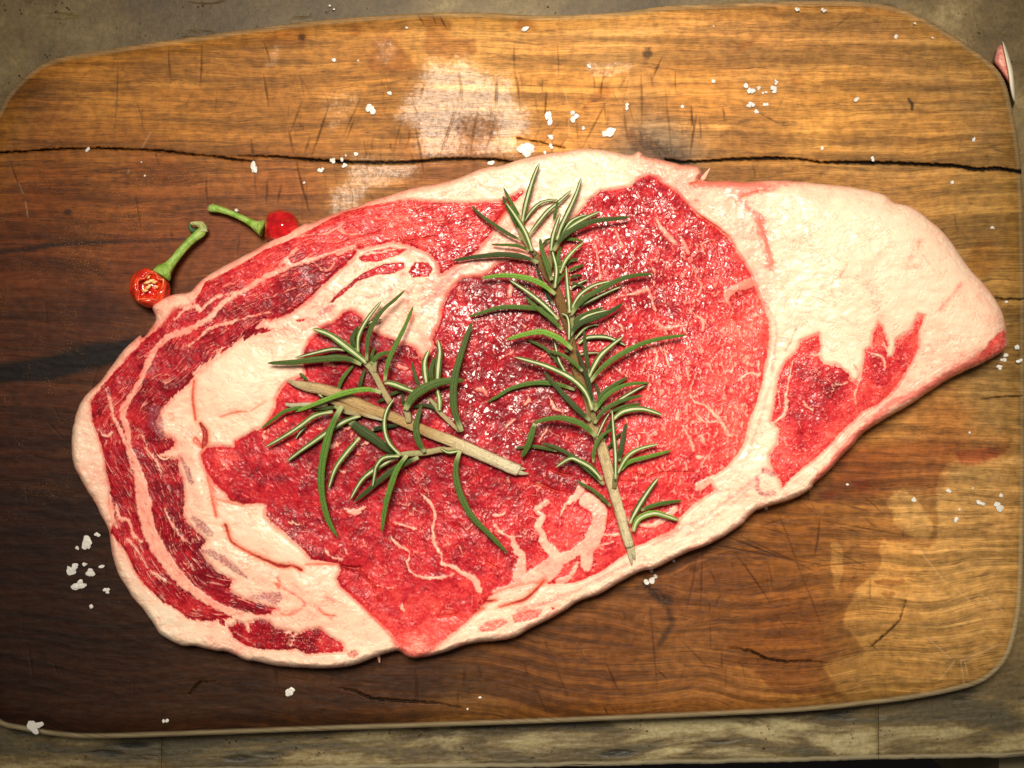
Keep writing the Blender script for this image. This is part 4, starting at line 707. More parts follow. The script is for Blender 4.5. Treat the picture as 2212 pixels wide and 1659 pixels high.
crkl = (.45 + .55 * sstep(780, 1000, x + .4 * (700 - y))) * idw(x, y, [(1000, 480, .8), (1050, 520, 1), (900, 520, .8), (900, 590, .9), (800, 470, .35), (620, 620, .35), (400, 800, .2), (300, 1100, .2), (500, 1030, .45), (600, 1110, .5), (700, 1150, .35), (800, 800, .2), (800, 1000, .15), (1000, 650, .8), (1050, 750, 1), (1050, 850, 1), (1000, 950, .9),
             (1100, 620, .6), (1150, 750, .3), (1200, 900, .35), (1300, 500, 1), (1400, 450, 1), (1450, 550, 1), (1350, 650, 1), (1500, 620, .9), (1550, 560, .7), (1400, 750, .7), (1300, 800, .5), (1550, 750, .4), (1450, 900, .22), (1600, 850, .2), (1400, 1050, .2), (1100, 1050, .25), (950, 1130, .25), (900, 1250, .3),
             (900, 1370, .15), (1250, 1150, .1), (1750, 850, .3), (1900, 780, .3), (1720, 980, .15), (600, 1380, .3), (1350, 1200, .1)], 1.8, 500)[:, 0]
co = at_np(x, y, z)
# normals from the relief
Rg = np.full(X.size, -1, np.int64); Rg[sel] = np.arange(len(sel)); Rg = Rg.reshape(X.shape)
def nb(dy_, dx_):
    r = np.roll(Rg, (-dy_, -dx_), (0, 1)).ravel()[sel]; me_ = np.arange(len(sel)); return np.where(r < 0, me_, r)
tx = co[nb(0, 1)] - co[nb(0, -1)]; ty = co[nb(-1, 0)] - co[nb(1, 0)]
N = np.cross(tx, ty); ln_ = np.linalg.norm(N, axis=1); bad = ln_ < 1e-14; N = N / np.maximum(ln_, 1e-14)[:, None]; N[bad] = (0, 0, 1)
# height lookup for the things that lie on the meat
ZG = np.zeros(X.size); ZG[sel] = z; ZG = ZG.reshape(X.shape)
def meat_z(px_, py_):
    i = int(round((px_ - 150) / STEP)); j = int(round((py_ - 316) / STEP))
    return float(ZG[max(0, min(j, ZG.shape[0] - 1)), max(0, min(i, ZG.shape[1] - 1))])
mt = NT("raw_beef")
DX = mt.attr('dx'); DY = mt.attr('dy'); v = mt.xyz(DX, DY)
wob = mt.noise(v, .06, 3)
n1 = mt.noise(v, .17, 4, .6); n4 = mt.noise(mt.xyz(mt.mul(DX, 1.0), mt.mul(DY, .62)), .17, 5, .72, .6); n2 = mt.noise(v, .045, 4, .6); n3 = mt.noise(v, .55, 3, .7)
ARC = mt.attr('arc'); DO = mt.attr('dout')
fib = mt.noise(mt.xyz(mt.mul(ARC, .055), mt.mul(DO, .33)), 1, 4, .65, .4)
fatv = mt.attr('fat'); strp = mt.attr('strip')
nS = mt.noise(v, .028, 1)
ff = mt.add(mt.mul(fatv, 1.28), mt.mul(mt.mul(mt.math('SUBTRACT', n1, .5), 1.0), mt.math('SUBTRACT', 1.0, mt.mul(strp, .6))))
ff = mt.add(ff, mt.mul(mt.mul(mt.math('SUBTRACT', fib, .5), strp), 1.35))
ff = mt.add(ff, mt.mul(mt.math('SUBTRACT', n3, .5), .3)); ff = mt.ss(ff, .20, .98)
tn = mt.add(mt.attr('tone'), mt.mul(mt.math('SUBTRACT', n1, .5), .6)); tn = mt.add(tn, mt.mul(mt.mul(mt.math('SUBTRACT', fib, .5), strp), 1.1)); tn = mt.add(tn, mt.mul(mt.math('SUBTRACT', n2, .5), .6)); tn = mt.add(tn, mt.mul(mt.math('SUBTRACT', n3, .5), .35))
leanc = mt.ramp(tn, [(0.0, (.17, .0015, .008)), (.2, (.36, .006, .015)), (.42, (.56, .022, .030)), (.66, (.76, .070, .058)), (.85, (.87, .14, .11)), (1.0, (.92, .25, .18))])
ft = mt.add(mt.attr('ftone'), mt.mul(mt.math('SUBTRACT', n2, .5), .4)); ft = mt.add(ft, mt.mul(mt.math('SUBTRACT', n3, .5), .15))
fatc = mt.ramp(ft, [(0.0, (.88, .69, .51)), (.28, (.91, .61, .445)), (.55, (.92, .49, .355)), (.8, (.90, .34, .255)), (1.0, (.84, .22, .165))])
fm = mt.mul(mt.ss(n4, .555, .66), mt.attr('dens')); leanc = mt.mix(mt.mul(fm, .62), leanc, (.90, .27, .22)); leanc = mt.mix(mt.mul(mt.ss(n4, .46, .36), .45), leanc, (.22, .003, .012))
c = mt.mix(ff, leanc, fatc)
pg = mt.mul(mt.attr('purp'), mt.ss(mt.noise(v, .16, 4, .7), .36, .62, .35, 1.0))
c = mt.mix(mt.mul(pg, .8), c, (.30, .055, .085))
sl_ = mt.attr('slit'); c = mt.mix(mt.mul(mt.mul(mt.ss(mt.attr('hole'), .0, .8), .75), ff), c, (.82, .20, .11)); c = mt.mix(mt.mul(mt.ss(sl_, .02, .5), .55), c, (.62, .07, .04)); c = mt.mix(mt.mul(mt.ss(sl_, .35, .95), .85), c, (.30, .006, .010))
# wet grain: crackled fibre bundles
dis = mt.n('ShaderNodeVectorMath', operation='ADD'); mt.link(v, dis.inputs[0])
nv = mt.n('ShaderNodeTexNoise'); mt.link(v, nv.inputs['Vector']); nv.inputs['Scale'].default_value = .06; nv.inputs['Detail'].default_value = 2
nvs = mt.n('ShaderNodeVectorMath', operation='SCALE'); mt.link(nv.outputs['Color'], nvs.inputs[0]); nvs.inputs['Scale'].default_value = 16; mt.link(nvs.outputs[0], dis.inputs[1])
vo = mt.vor(dis.outputs[0], .058, 'DISTANCE_TO_EDGE'); vo2 = mt.vor(dis.outputs[0], .12, 'DISTANCE_TO_EDGE')
cell = mt.vor(dis.outputs[0], .058, 'F1', 1.0, 'Color')
wetp = mt.ss(mt.noise(v, .022, 3, .6), .42, .60)
ck = mt.mul(mt.attr('crk'), mt.ss(mt.noise(v, .03, 4, .65), .36, .54, .08, 1.0)); lnm = mt.math('SUBTRACT', 1.0, mt.mul(ff, .8))
hh = mt.add(mt.mul(mt.ss(vo, 0, .22), .9), mt.mul(mt.ss(vo2, 0, .25), .55)); hh = mt.add(hh, mt.mul(n1, .5)); hh = mt.add(hh, mt.mul(n3, .1))
gn = mt.n('ShaderNodeNewGeometry').outputs['Normal']
cell2 = mt.vor(dis.outputs[0], .12, 'F1', 1.0, 'Color')
def vm(op, a, b=None, sc=None):
    x_ = mt.n('ShaderNodeVectorMath', operation=op); mt.put(x_.inputs[0], a)
    if b is not None: mt.put(x_.inputs[1], b)
    if sc is not None: mt.put(x_.inputs['Scale'], sc)
    return x_.outputs[0]
tl = vm('ADD', vm('MULTIPLY', vm('SUBTRACT', cell, (.5, .5, .5)), (.40, .40, 0)), vm('MULTIPLY', vm('SUBTRACT', cell2, (.5, .5, .5)), (.30, .30, 0)))
tl = vm('SCALE', tl, None, mt.mul(ck, lnm))
fn = vm('NORMALIZE', vm('ADD', gn, tl))
b1 = mt.bump(hh, mt.mul(mt.mul(ck, lnm), .9), .00016, fn)
h2 = mt.add(mt.mul(n1, .6), mt.mul(fib, .5)); h2 = mt.add(h2, mt.mul(n3, .12)); h2 = mt.mul(h2, mt.math('SUBTRACT', 1.0, mt.mul(ff, .86))); h2 = mt.add(h2, mt.mul(ff, .35)); h2 = mt.add(h2, mt.mul(mt.mul(nS, ff), .9))
b2 = mt.bump(h2, .40, .00016, b1)
c = mt.mix(mt.mul(mt.mul(mt.math('MAXIMUM', mt.ss(vo, .09, .0), mt.mul(mt.ss(vo2, .10, .0), .7)), mt.mul(ck, lnm)), .75), c, (.20, .004, .012))
ro = mt.add(mt.math('SUBTRACT', mt.add(.46, mt.mul(ff, -.04)), mt.mul(wetp, .13)), mt.mul(ck, .02))
cm_ = mt.mul(mt.mul(ck, lnm), mt.math('MAXIMUM', mt.ss(vo, .03, .10), .15)); ro = mt.add(ro, mt.mul(n2, .08))
mt.set(col=c, rough=ro, nor=b2, spec=mt.add(mt.add(.12, mt.mul(ff, .12)), mt.mul(wetp, .14)), sss=.08, coat=cm_, croughness=.20)
mt.b.inputs['Coat IOR'].default_value = 1.56; mt.b.inputs['Coat Tint'].default_value = (1, .97, .92, 1)
mt.link(fn, mt.b.inputs['Coat Normal'])
mt.b.inputs['Subsurface Radius'].default_value = (.0035, .0012, .0008); mt.b.inputs['Subsurface Scale'].default_value = .8
steak = empty('raw_steak', at(1150, 880, 0), label='large raw marbled rib steak with thick white fat on its right end', cat='steak')
AT = {'fat': fat, 'tone': tone, 'ftone': ftone, 'purp': purp, 'hole': np.clip(hole, 0, 1), 'slit': np.clip(slit, 0, 1), 'crk': crkl, 'dx': x, 'dy': y, 'arc': arc, 'dout': dO, 'strip': np.clip(in_strip + .5 * in_blob, 0, 1), 'dens': np.clip(dens * .75 * in_eye + .25 * in_tail + .08 * in_strip, 0, 1)}
# parts: each muscle and the body of fat
fc = F[:, 0]
lab = np.zeros(len(F), int)
lab[s_strip[fc] > 0] = 1; lab[s_eye[fc] > 0] = 2; lab[s_tail[fc] > 0] = 3; lab[s_blob[fc] > 0] = 4; lab[s_lens[fc] > 0] = 5
names = {0: ('fat', None), 1: ('muscle', 'curved outer band of darker streaked meat'), 2: ('muscle', 'large round red eye of the meat'), 3: ('muscle', 'dark red wedge inside the fatty end'), 4: ('muscle', 'small dark patch of meat by the lower edge'), 5: ('muscle', 'small slivers of meat in the fat')}
for L_, (nm, lb) in names.items():
    Fs = F[lab == L_]; s2, F2 = compact(Fs, len(x))
    o = quadmesh(nm, co[s2], F2, mt.m, steak, True, {k_: a[s2] for k_, a in AT.items()}, N[s2])
    if lb: o['label'] = lb
# underside skirt
V = SOs; n = len(V); pv = np.roll(V, -1, 0) - np.roll(V, 1, 0); nn = np.stack([-pv[:, 1], pv[:, 0]], 1) / (np.linalg.norm(pv, axis=1)[:, None] + 1e-6)
ins = np.where(inside(V[:, 0] + nn[:, 0] * 3, V[:, 1] + nn[:, 1] * 3, V)[:, None], nn, -nn)
ring = [at_np(V[:, 0] + ins[:, 0] * k_, V[:, 1] + ins[:, 1] * k_, np.full(n, zz)) for zz, k_ in ((.0106, .15), (.005, 1.0), (.0015, 4), (.0004, 9))]
sk = NT("steak_side"); sk.set(col=sk.mix(sk.noise(sk.geo(), 90, 4), (.78, .40, .28), (.66, .16, .12)), rough=.4, sss=.1); sk.b.inputs['Subsurface Radius'].default_value = (.003, .001, .0007)
fs = [(r * n + i, r * n + (i + 1) % n, (r + 1) * n + (i + 1) % n, (r + 1) * n + i) for r in range(3) for i in range(n)]
pymesh('steak_side', list(map(tuple, np.concatenate(ring))), fs, sk.m, steak)

def tube(name, pts, mat, parent, nseg=12, sub=5, flat=1.0, rough=0.0, attrs=None, caps=True, seed=0, rawz=None):
    """pts: (px, py, radius in traced units, z in metres)"""
    C_ = spline(pts, sub); m = len(C_); vs = []; vv = []; uu = []
    r_ = random.Random(seed)
    W = np.array([at(p[0], p[1], p[3]) for p in C_])
    for i in range(m):
        t_ = W[min(i + 1, m - 1)] - W[max(i - 1, 0)]; t_ /= np.linalg.norm(t_) + 1e-12
        sd = np.cross(t_, (0, 0, 1)); sd /= np.linalg.norm(sd) + 1e-9; up = np.cross(sd, t_)
        for j in range(nseg):
            a = 2 * math.pi * j / nseg; rr = C_[i][2] * S * (1 + rough * (r_.random() - .5) + rough * .8 * math.sin(j * 2.4 + 1.3 * seed + i * .15))
            vs.append(W[i] + sd * math.cos(a) * rr + up * math.sin(a) * rr * flat); vv.append(i / (m - 1)); uu.append(math.cos(a))
    fs = [(i * nseg + j, (i + 1) * nseg + j, (i + 1) * nseg + (j + 1) % nseg, i * nseg + (j + 1) % nseg) for i in range(m - 1) for j in range(nseg)]
    if caps: fs += [tuple(range(nseg))[::-1][::-1], tuple(range((m - 1) * nseg, m * nseg))[::-1]]
    return pymesh(name, vs, fs, mat, parent, True, {'u': uu, 'v': vv})
# loose shreds of the steak's rim
shred = NT("fat_shred"); shred.set(col=(.90, .46, .33), rough=.35, sss=.2); shred.b.inputs['Subsurface Radius'].default_value = (.003, .001, .0007)
tube('fat_shred', [(1508, 382, 6, .009), (1518, 385, 6, .009), (1526, 374, 3.5, .010), (1534, 363, .6, .011)], shred.m, steak, 8, 3, .7, .1)
tube('fat_shred', [(817, 1412, 3.4, .006), (819, 1424, 3.0, .005), (820, 1432, 1.4, .004)], shred.m, steak, 8, 3, .8, .1)
tube('fat_shred', [(1104, 1376, 2, .005), (1113, 1373, 2.4, .005), (1119, 1368, 1, .004)], shred.m, steak, 8, 3, .8, .2)
tube('fat_shred', cv('B', [(770, 530, 1.2), (800, 560, 2.8), (840, 568, 2.6), (880, 540, 1)])and [(p[0], p[1], p[2], meat_z(p[0], p[1]) + .0006) for p in cv('B', [(770, 530, 1.0), (800, 560, 2.4), (840, 568, 2.4), (880, 540, .8)])], shred.m, steak, 8, 3, .8, .1)

# ================================================================ ROSEMARY
def leafmat(name, under):
    m = NT(name); u = m.attr('u'); vv_ = m.attr('v'); tn_ = m.attr('tn'); au = m.math('ABSOLUTE', u)
    nz = m.noise(m.geo(), 1500, 3, .6); nz2 = m.noise(m.geo(), 260, 3)
    base = m.ramp(tn_, [(0, lin('20301A')), (.3, lin('3B4A22')), (.6, lin('4A6A26')), (1.0, lin('76A23A'))])
    base = m.mix(m.mul(m.ss(nz, .38, .62), .6), base, m.mix(1.0, base, (1.7, 1.6, 1.5), 'MULTIPLY'))
    if under:
        stripe = m.ss(au, .46, .32); lin_ = m.mul(m.ss(au, .34, .44), m.ss(au, .62, .50)); mid = m.ss(au, .09, .03)
        c = m.mix(m.mul(stripe, .92), base, m.mix(nz2, lin('8C9A66'), lin('CFD0A8')))
        c = m.mix(m.mul(lin_, .6), c, lin('26331A')); c = m.mix(m.mul(mid, .35), c, lin('EEEBCB'))
        h = m.add(m.mul(m.ss(au, .35, .7), 1.0), m.mul(nz, .3))
    else:
        gr = m.ss(au, .12, .02); c = m.mix(m.mul(gr, .5), base, lin('24351A')); c = m.mix(m.mul(m.ss(au, .72, 1.0), .22), c, lin('7F9050'))
        h = m.add(m.mul(m.ss(au, .0, .16), .5), m.mul(nz, .35))
    c = m.mix(m.mul(m.ss(vv_, .12, .0), .75), c, lin('B9BE84'))
    c = m.mix(m.mul(m.ss(vv_, .975, 1.0), .6), c, lin('C9B880'))
    m.set(col=c, rough=.6, nor=m.bump(h, .7, .0005), spec=.22, sss=.05); m.b.inputs['Subsurface Radius'].default_value = (.0006, .001, .0003)
    return m.m
LT, LU = leafmat('needle_top', False), leafmat('needle_under', True)
def needle(parent, c_, pts, wd, ty, lay, tn=.5, name='leaf'):
    P_ = cv(c_, pts); C_ = spline([(p[0], p[1]) for p in P_], max(3, int(16 / max(1, len(P_) - 1)))); m = len(C_)
    ax = at(C_[0][0], C_[0][1], 0); vs = []; uu = []; vv_ = []; K = 12
    dl = np.concatenate([[0], np.cumsum(np.linalg.norm(np.diff(C_, axis=0), axis=1))]); tot = dl[-1]
    W = []
    zs = [meat_z(p[0], p[1]) for p in C_]; zm = np.convolve(np.pad(zs, 3, mode='edge'), np.ones(7) / 7, 'valid')
    base_z = .0042 if True else 0
    for i in range(m):
        t_ = dl[i] / tot
        lift = (.0024 + .0017 * lay) * (1 - .25 * t_) + .0012 * math.sin(math.pi * min(1, t_ * 1.1)) + .0008
        W.append(at(C_[i][0], C_[i][1], zm[i] + lift))
    W = np.array(W)
    for i in range(m):
        t_ = dl[i] / tot
        T = W[min(i + 1, m - 1)] - W[max(i - 1, 0)]; T /= np.linalg.norm(T) + 1e-12
        sd = np.cross(T, (0, 0, 1)); sd /= np.linalg.norm(sd) + 1e-9; up = np.cross(sd, T)
        pr = (.62 + .38 * min(1, t_ / .25)) * min(1, math.sqrt(max(0.0, (1 - t_) / .10)) + .06) * (1 - .42 * max(0, (t_ - .45) / .55))
        hw = wd * .435 * S * pr * (1 + .05 * math.sin(i * 1.9 + wd))
        for j in range(K):
            a = 2 * math.pi * (j + .5) / K; ca, sa = math.cos(a), math.sin(a)
            u = ca; zz = sa * hw * .52
            if sa > 0:
                if ty == 'u': zz = hw * (.30 * sa + .16 * math.exp(-((abs(u) - .68) / .2) ** 2) - .10 * math.exp(-(u / .35) ** 2))
                else: zz = hw * (.50 * sa - .12 * math.exp(-(u / .14) ** 2))
            vs.append(W[i] + sd * hw * u + up * zz); uu.append(u); vv_.append(t_)
    fs = [(i * K + j, (i + 1) * K + j, (i + 1) * K + (j + 1) % K, i * K + (j + 1) % K) for i in range(m - 1) for j in range(K)]
    fs += [tuple(range(K)), tuple(range((m - 1) * K, m * K))[::-1]]
    return pymesh(name, vs, fs, LU if ty == 'u' else LT, parent, True, {'u': uu, 'v': vv_, 'tn': [tn + random.uniform(-.16, .14)] * len(vs)})
def stemmat(name, stops, streak=1.0):
    m = NT(name); u = m.attr('u'); v_ = m.attr('v'); nz = m.noise(m.xyz(m.mul(u, 2.2), m.mul(v_, 7)), 3.0, 5, .65); nf = m.noise(m.xyz(m.mul(u, 6), m.mul(v_, 22)), 2.0, 4, .7)
    c = m.ramp(m.add(v_, m.mul(m.math('SUBTRACT', nz, .5), .18)), stops)
    c = m.mix(m.mul(m.ss(nz, .5, .62), .32 * streak), c, lin('9A7444')); c = m.mix(m.mul(m.ss(nf, .53, .64), .36 * streak), c, lin('7A5228')); c = m.mix(m.mul(m.ss(m.noise(m.geo(), 500, 3), .54, .64), .3 * streak), c, lin('8A5E2E'))
    c = m.mix(m.mul(m.ss(m.math('ABSOLUTE', u), .72, 1.0), .6), c, lin('7A5530')); m.set(col=c, rough=.6, nor=m.bump(m.add(nz, m.mul(nf, 1.6)), .9, .0008)); return m.m  # sides browned to paint round shading onto the stem
def st_pts(c_, pts, lift): return [(p[0], p[1], p[2], meat_z(p[0], p[1]) + lift + p[2] * S * .35) for p in cv(c_, pts)]

# right sprig
rs = empty('rosemary_sprig', at(1250, 800, .02), label='long upright rosemary sprig, many needles, on the right half of the steak', cat='herb sprig', group='rosemary sprigs on the steak')
SM1 = stemmat('rosemary_stem_right', [(0, lin('9A9258')), (.12, lin('7A5A30')), (.4, lin('8C6A38')), (.62, lin('B08E58')), (.72, lin('E6CE98')), (1.0, lin('FBF0C4'))])
main = st_pts('N5', [(900, 1010, 5), (940, 1060, 6.5), (1000, 1170, 7.5), (1060, 1280, 8)], .002) + st_pts('N6', [(870, 250, 8.5), (935, 400, 10.5), (985, 560, 9.5), (1040, 740, 8), (1065, 880, 8.5), (1090, 1050, 10), (1150, 1200, 9), (1200, 1380, 8)], .002) + \
    st_pts('N7', [(1050, 330, 9), (1110, 480, 10.5), (1165, 640, 11.5), (1210, 800, 11.5), (1260, 980, 11), (1310, 1150, 10.5), (1360, 1330, 10.5), (1392, 1440, 10)], .002)
tube('stem', main, SM1, rs, 14, 4, 1.0, .12, seed=3)
SM1b = stemmat('rosemary_stem_cut', [(0, lin('EBDDAA')), (1.0, lin('F5EFC8'))], .5)
tube('stem_splinter', st_pts('N7', [(1375, 1400, 6), (1392, 1490, 5.5), (1405, 1560, 3.5), (1412, 1603, .6)], .0022), SM1b, rs, 8, 3, .8, .1, seed=4)
tube('stem_splinter', st_pts('N7', [(1400, 1400, 6), (1418, 1470, 5), (1430, 1520, 3.6), (1438, 1556, .6)], .0022), SM1b, rs, 8, 3, .8, .1, seed=5)
TW = stemmat('rosemary_twig', [(0, lin('9A8A50')), (1.0, lin('B9BE84'))], .4)
tube('twig', st_pts('N5', [(930, 1050, 5.5), (860, 960, 5.5), (800, 870, 5), (760, 790, 3.5)], .003), TW, rs, 8, 3, .9, .05)
tube('twig', st_pts('N5', [(1080, 1200, 5), (1090, 1080, 5.5), (1110, 990, 5), (1140, 890, 4), (1165, 820, 3)], .003), TW, rs, 8, 3, .9, .05)
tube('twig', st_pts('N5', [(1140, 1420, 6), (1150, 1300, 5.5), (1170, 1200, 5), (1185, 1100, 3)], .003), TW, rs, 8, 3, .9, .05)
tube('twig', st_pts('N6', [(1000, 900, 5), (1040, 780, 6), (1050, 650, 5.5), (1060, 540, 4)], .0045), TW, rs, 8, 3, .9, .05)
tube('twig', st_pts('N6', [(1270, 1560, 6), (1245, 1480, 6.5), (1250, 1400, 5), (1240, 1300, 3)], .0045), TW, rs, 8, 3, .9, .05)
tube('twig', st_pts('N7', [(1255, 940, 5), (1265, 860, 6), (1285, 780, 4.5)], .0045), TW, rs, 8, 3, .9, .05)
RN = [('N5', [(795, 715), (840, 500), (905, 280), (975, 105)], 13, 'u', 2, .6), ('N5', [(775, 660), (700, 540), (605, 362)], 8.5, 't', 1, .6), ('N5', [(770, 800), (700, 650), (625, 510), (600, 445)], 12, 't', 0, .25),
      ('N5', [(900, 1010), (830, 820), (720, 640), (630, 515)], 12.5, 'u', 2, .5), ('N5', [(790, 900), (650, 830), (480, 720), (350, 620), (272, 538)], 9.5, 't', 1, .4), ('N5', [(870, 1010), (760, 960), (640, 948), (475, 945)], 8.5, 't', 1, .5),
      ('N5', [(965, 1130), (800, 1070), (600, 1045), (400, 1060), (250, 1080), (82, 1112)], 13, 't', 1, .3), ('N5', [(815, 710), (900, 590), (1000, 510), (1165, 480)], 9.5, 'u', 0, .55), ('N5', [(870, 840), (960, 720), (1060, 600), (1180, 500), (1305, 385)], 11.5, 'u', 1, .55),
      ('N5', [(1120, 700), (1140, 600), (1160, 485)], 8, 't', 2, .5), ('N5', [(1090, 1010), (1110, 860), (1150, 730), (1190, 622)], 11.5, 'u', 3, .45), ('N5', [(1150, 900), (1200, 750), (1290, 560), (1360, 400), (1403, 255)], 12.5, 'u', 2, .5),
      ('N5', [(1190, 850), (1280, 720), (1380, 660), (1460, 638)], 10, 'u', 0, .5), ('N5', [(1180, 900), (1300, 760), (1450, 670), (1598, 603)], 12, 'u', 1, .55), ('N5', [(1120, 1010), (1200, 880), (1350, 770), (1550, 700), (1750, 680), (1908, 658)], 14, 't', 3, .42),
      ('N5', [(1010, 950), (1050, 900), (1100, 880)], 8, 't', 0, .4), ('N5', [(1100, 1310), (1050, 1150), (1000, 1000), (978, 880)], 13.5, 't', 3, .3), ('N5', [(1130, 1390), (1148, 1200), (1115, 1050), (1088, 940)], 11, 'u', 3, .5),
      ('N5', [(1190, 900), (1300, 888), (1425, 912)], 8, 't', 0, .5), ('N5', [(1185, 1240), (1240, 1110), (1330, 1000), (1425, 922)], 10.5, 'u', 2, .55), ('N5', [(1180, 1180), (1165, 1080), (1190, 960)], 10, 't', 1, .35), ('N5', [(1230, 1160), (1290, 1110), (1372, 1094)], 8.5, 't', 0, .35),
      ('N5', [(1270, 1215), (1350, 1180), (1425, 1153)], 9, 't', 0, .4), ('N5', [(1290, 1285), (1350, 1264), (1412, 1265)], 8.5, 't', 0, .3), ('N5', [(1300, 1390), (1380, 1340), (1468, 1303)], 9, 'u', 0, .35), ('N5', [(1300, 1340), (1380, 1355), (1442, 1392)], 8, 't', 0, .35),
      ('N5', [(1110, 1560), (1030, 1400), (980, 1280), (938, 1165)], 9.5, 't', 0, .15), ('N5', [(1135, 1455), (1000, 1350), (850, 1290), (650, 1260), (500, 1270), (375, 1292)], 14, 't', 3, .68), ('N5', [(1130, 1390), (1170, 1310), (1245, 1228)], 8.5, 't', 2, .4),
      ('N6', [(930, 600), (800, 470), (650, 350), (475, 235)], 13, 'u', 2, .5), ('N6', [(1050, 500), (1120, 380), (1250, 290), (1420, 245)], 11, 'u', 2, .35), ('N6', [(1040, 560), (1150, 420), (1300, 330), (1500, 230), (1640, 195), (1795, 183)], 14, 't', 3, .5),
      ('N6', [(1080, 500), (1250, 410), (1400, 340), (1505, 298)], 10.5, 'u', 1, .4), ('N6', [(965, 695), (860, 590), (740, 500), (625, 395)], 11.5, 't', 2, .35), ('N6', [(935, 605), (800, 515), (600, 488), (400, 490), (220, 540), (100, 577)], 12, 't', 1, .3),
      ('N6', [(1030, 540), (1025, 440), (1010, 280), (998, 115)], 12, 'u', 4, .5), ('N6', [(1030, 690), (1100, 590), (1220, 530), (1355, 487)], 9, 't', 1, .3), ('N6', [(1030, 755), (1120, 640), (1280, 580), (1420, 520), (1520, 452)], 14.5, 't', 3, .3), ('N6', [(1050, 700), (1150, 590), (1250, 545), (1380, 515)], 11, 'u', 2, .35),
      ('N6', [(1025, 785), (1025, 650), (1005, 570), (955, 545)], 9.5, 'u', 4, .45), ('N6', [(1080, 780), (1160, 690), (1230, 655), (1300, 650)], 8.5, 'u', 0, .4), ('N6', [(1215, 1090), (1180, 900), (1162, 690)], 10.5, 't', 2, .32), ('N6', [(1110, 820), (1200, 765), (1350, 760), (1450, 790), (1552, 842)], 12, 'u', 0, .42),
      ('N6', [(1205, 1130), (1300, 950), (1400, 850), (1523, 755)], 14, 'u', 3, .4), ('N6', [(1215, 1180), (1330, 1040), (1500, 920), (1700, 820), (1900, 770), (2105, 743)], 13, 't', 3, .55), ('N6', [(1055, 875), (950, 785), (850, 735), (750, 712), (600, 742), (450, 787)], 15, 't', 4, .7),
      ('N6', [(1010, 1120), (900, 960), (800, 860), (620, 775)], 9.5, 't', 0, .25), ('N6', [(1015, 1115), (940, 990), (905, 860), (882, 768)], 9.5, 'u', 1, .4), ('N6', [(1150, 1075), (1050, 980), (950, 920), (838, 888)], 10.5, 't', 4, .5), ('N6', [(1240, 1430), (1180, 1270), (1050, 1140), (850, 1040), (700, 990), (515, 942)], 14.5, 'u', 4, .6),
      ('N6', [(1240, 1400), (1210, 1200), (1160, 1050), (1120, 930), (1088, 868)], 11, 't', 4, .15), ('N6', [(1080, 1245), (900, 1190), (700, 1182), (500, 1230), (380, 1300), (268, 1362)], 12, 't', 0, .4), ('N6', [(1220, 1530), (1080, 1400), (950, 1260), (850, 1150), (798, 1075)], 14, 't', 2, .3),
      ('N6', [(1130, 920), (1200, 908), (1300, 905)], 8, 'u', 0, .2), ('N6', [(1330, 1420), (1300, 1280), (1258, 1168)], 9.5, 't', 0, .3), ('N6', [(1270, 1400), (1340, 1280), (1430, 1210), (1565, 1128)], 12.5, 't', 1, .3), ('N6', [(1260, 1440), (1380, 1290), (1550, 1200), (1765, 1180)], 11, 't', 3, .55),
      ('N6', [(1400, 1420), (1500, 1330), (1650, 1240), (1755, 1188)], 10.5, 'u', 1, .4), ('N6', [(1260, 1555), (1330, 1450), (1450, 1370), (1600, 1320), (1705, 1298)], 11.5, 't', 3, .45), ('N6', [(1400, 1450), (1550, 1395), (1692, 1373)], 9, 't', 1, .25), ('N6', [(1430, 1515), (1530, 1440), (1700, 1420), (1885, 1477)], 14.5, 'u', 2, .5),
      ('N7', [(1095, 485), (980, 380), (820, 325), (680, 330), (550, 368)], 15, 't', 4, .66), ('N7', [(565, 372), (535, 470), (500, 580), (445, 668)], 16, 't', 3, .35), ('N7', [(1268, 855), (1268, 650), (1252, 450), (1238, 250)], 11.5, 'u', 4, .5), ('N7', [(1075, 710), (1085, 590), (1160, 470), (1295, 398)], 9, 't', 4, .5),
      ('N7', [(1300, 700), (1330, 520), (1362, 362)], 12.5, 't', 1, .32), ('N7', [(1285, 805), (1370, 660), (1480, 590), (1648, 548)], 11, 'u', 2, .6), ('N7', [(1310, 780), (1400, 700), (1550, 660), (1760, 605)], 11, 't', 1, .6), ('N7', [(1150, 860), (1060, 760), (960, 700), (870, 675), (745, 755)], 13.5, 'u', 3, .6),
      ('N7', [(1165, 900), (1050, 790), (900, 660), (750, 580), (622, 543)], 12, 't', 2, .15), ('N7', [(760, 610), (560, 570), (395, 588)], 9, 't', 0, .3), ('N7', [(1225, 1090), (1100, 970), (1020, 920), (930, 870)], 9.5, 't', 1, .35), ('N7', [(1390, 1240), (1470, 1090), (1560, 950), (1643, 840)], 14.5, 'u', 3, .5),
      ('N7', [(1490, 1125), (1650, 1070), (1845, 1042)], 11, 't', 1, .6), ('N7', [(1420, 1310), (1470, 1200), (1600, 1150), (1720, 1178), (1830, 1218)], 14.5, 'u', 2, .75), ('N7', [(1195, 600), (1270, 500), (1320, 450)], 8, 't', 0, .3), ('N7', [(1170, 520), (1200, 420), (1240, 330)], 9, 't', 1, .15), ('N7', [(1110, 480), (1170, 350), (1215, 280)], 8, 'u', 2, .35)]
for a_ in RN: needle(rs, *a_)

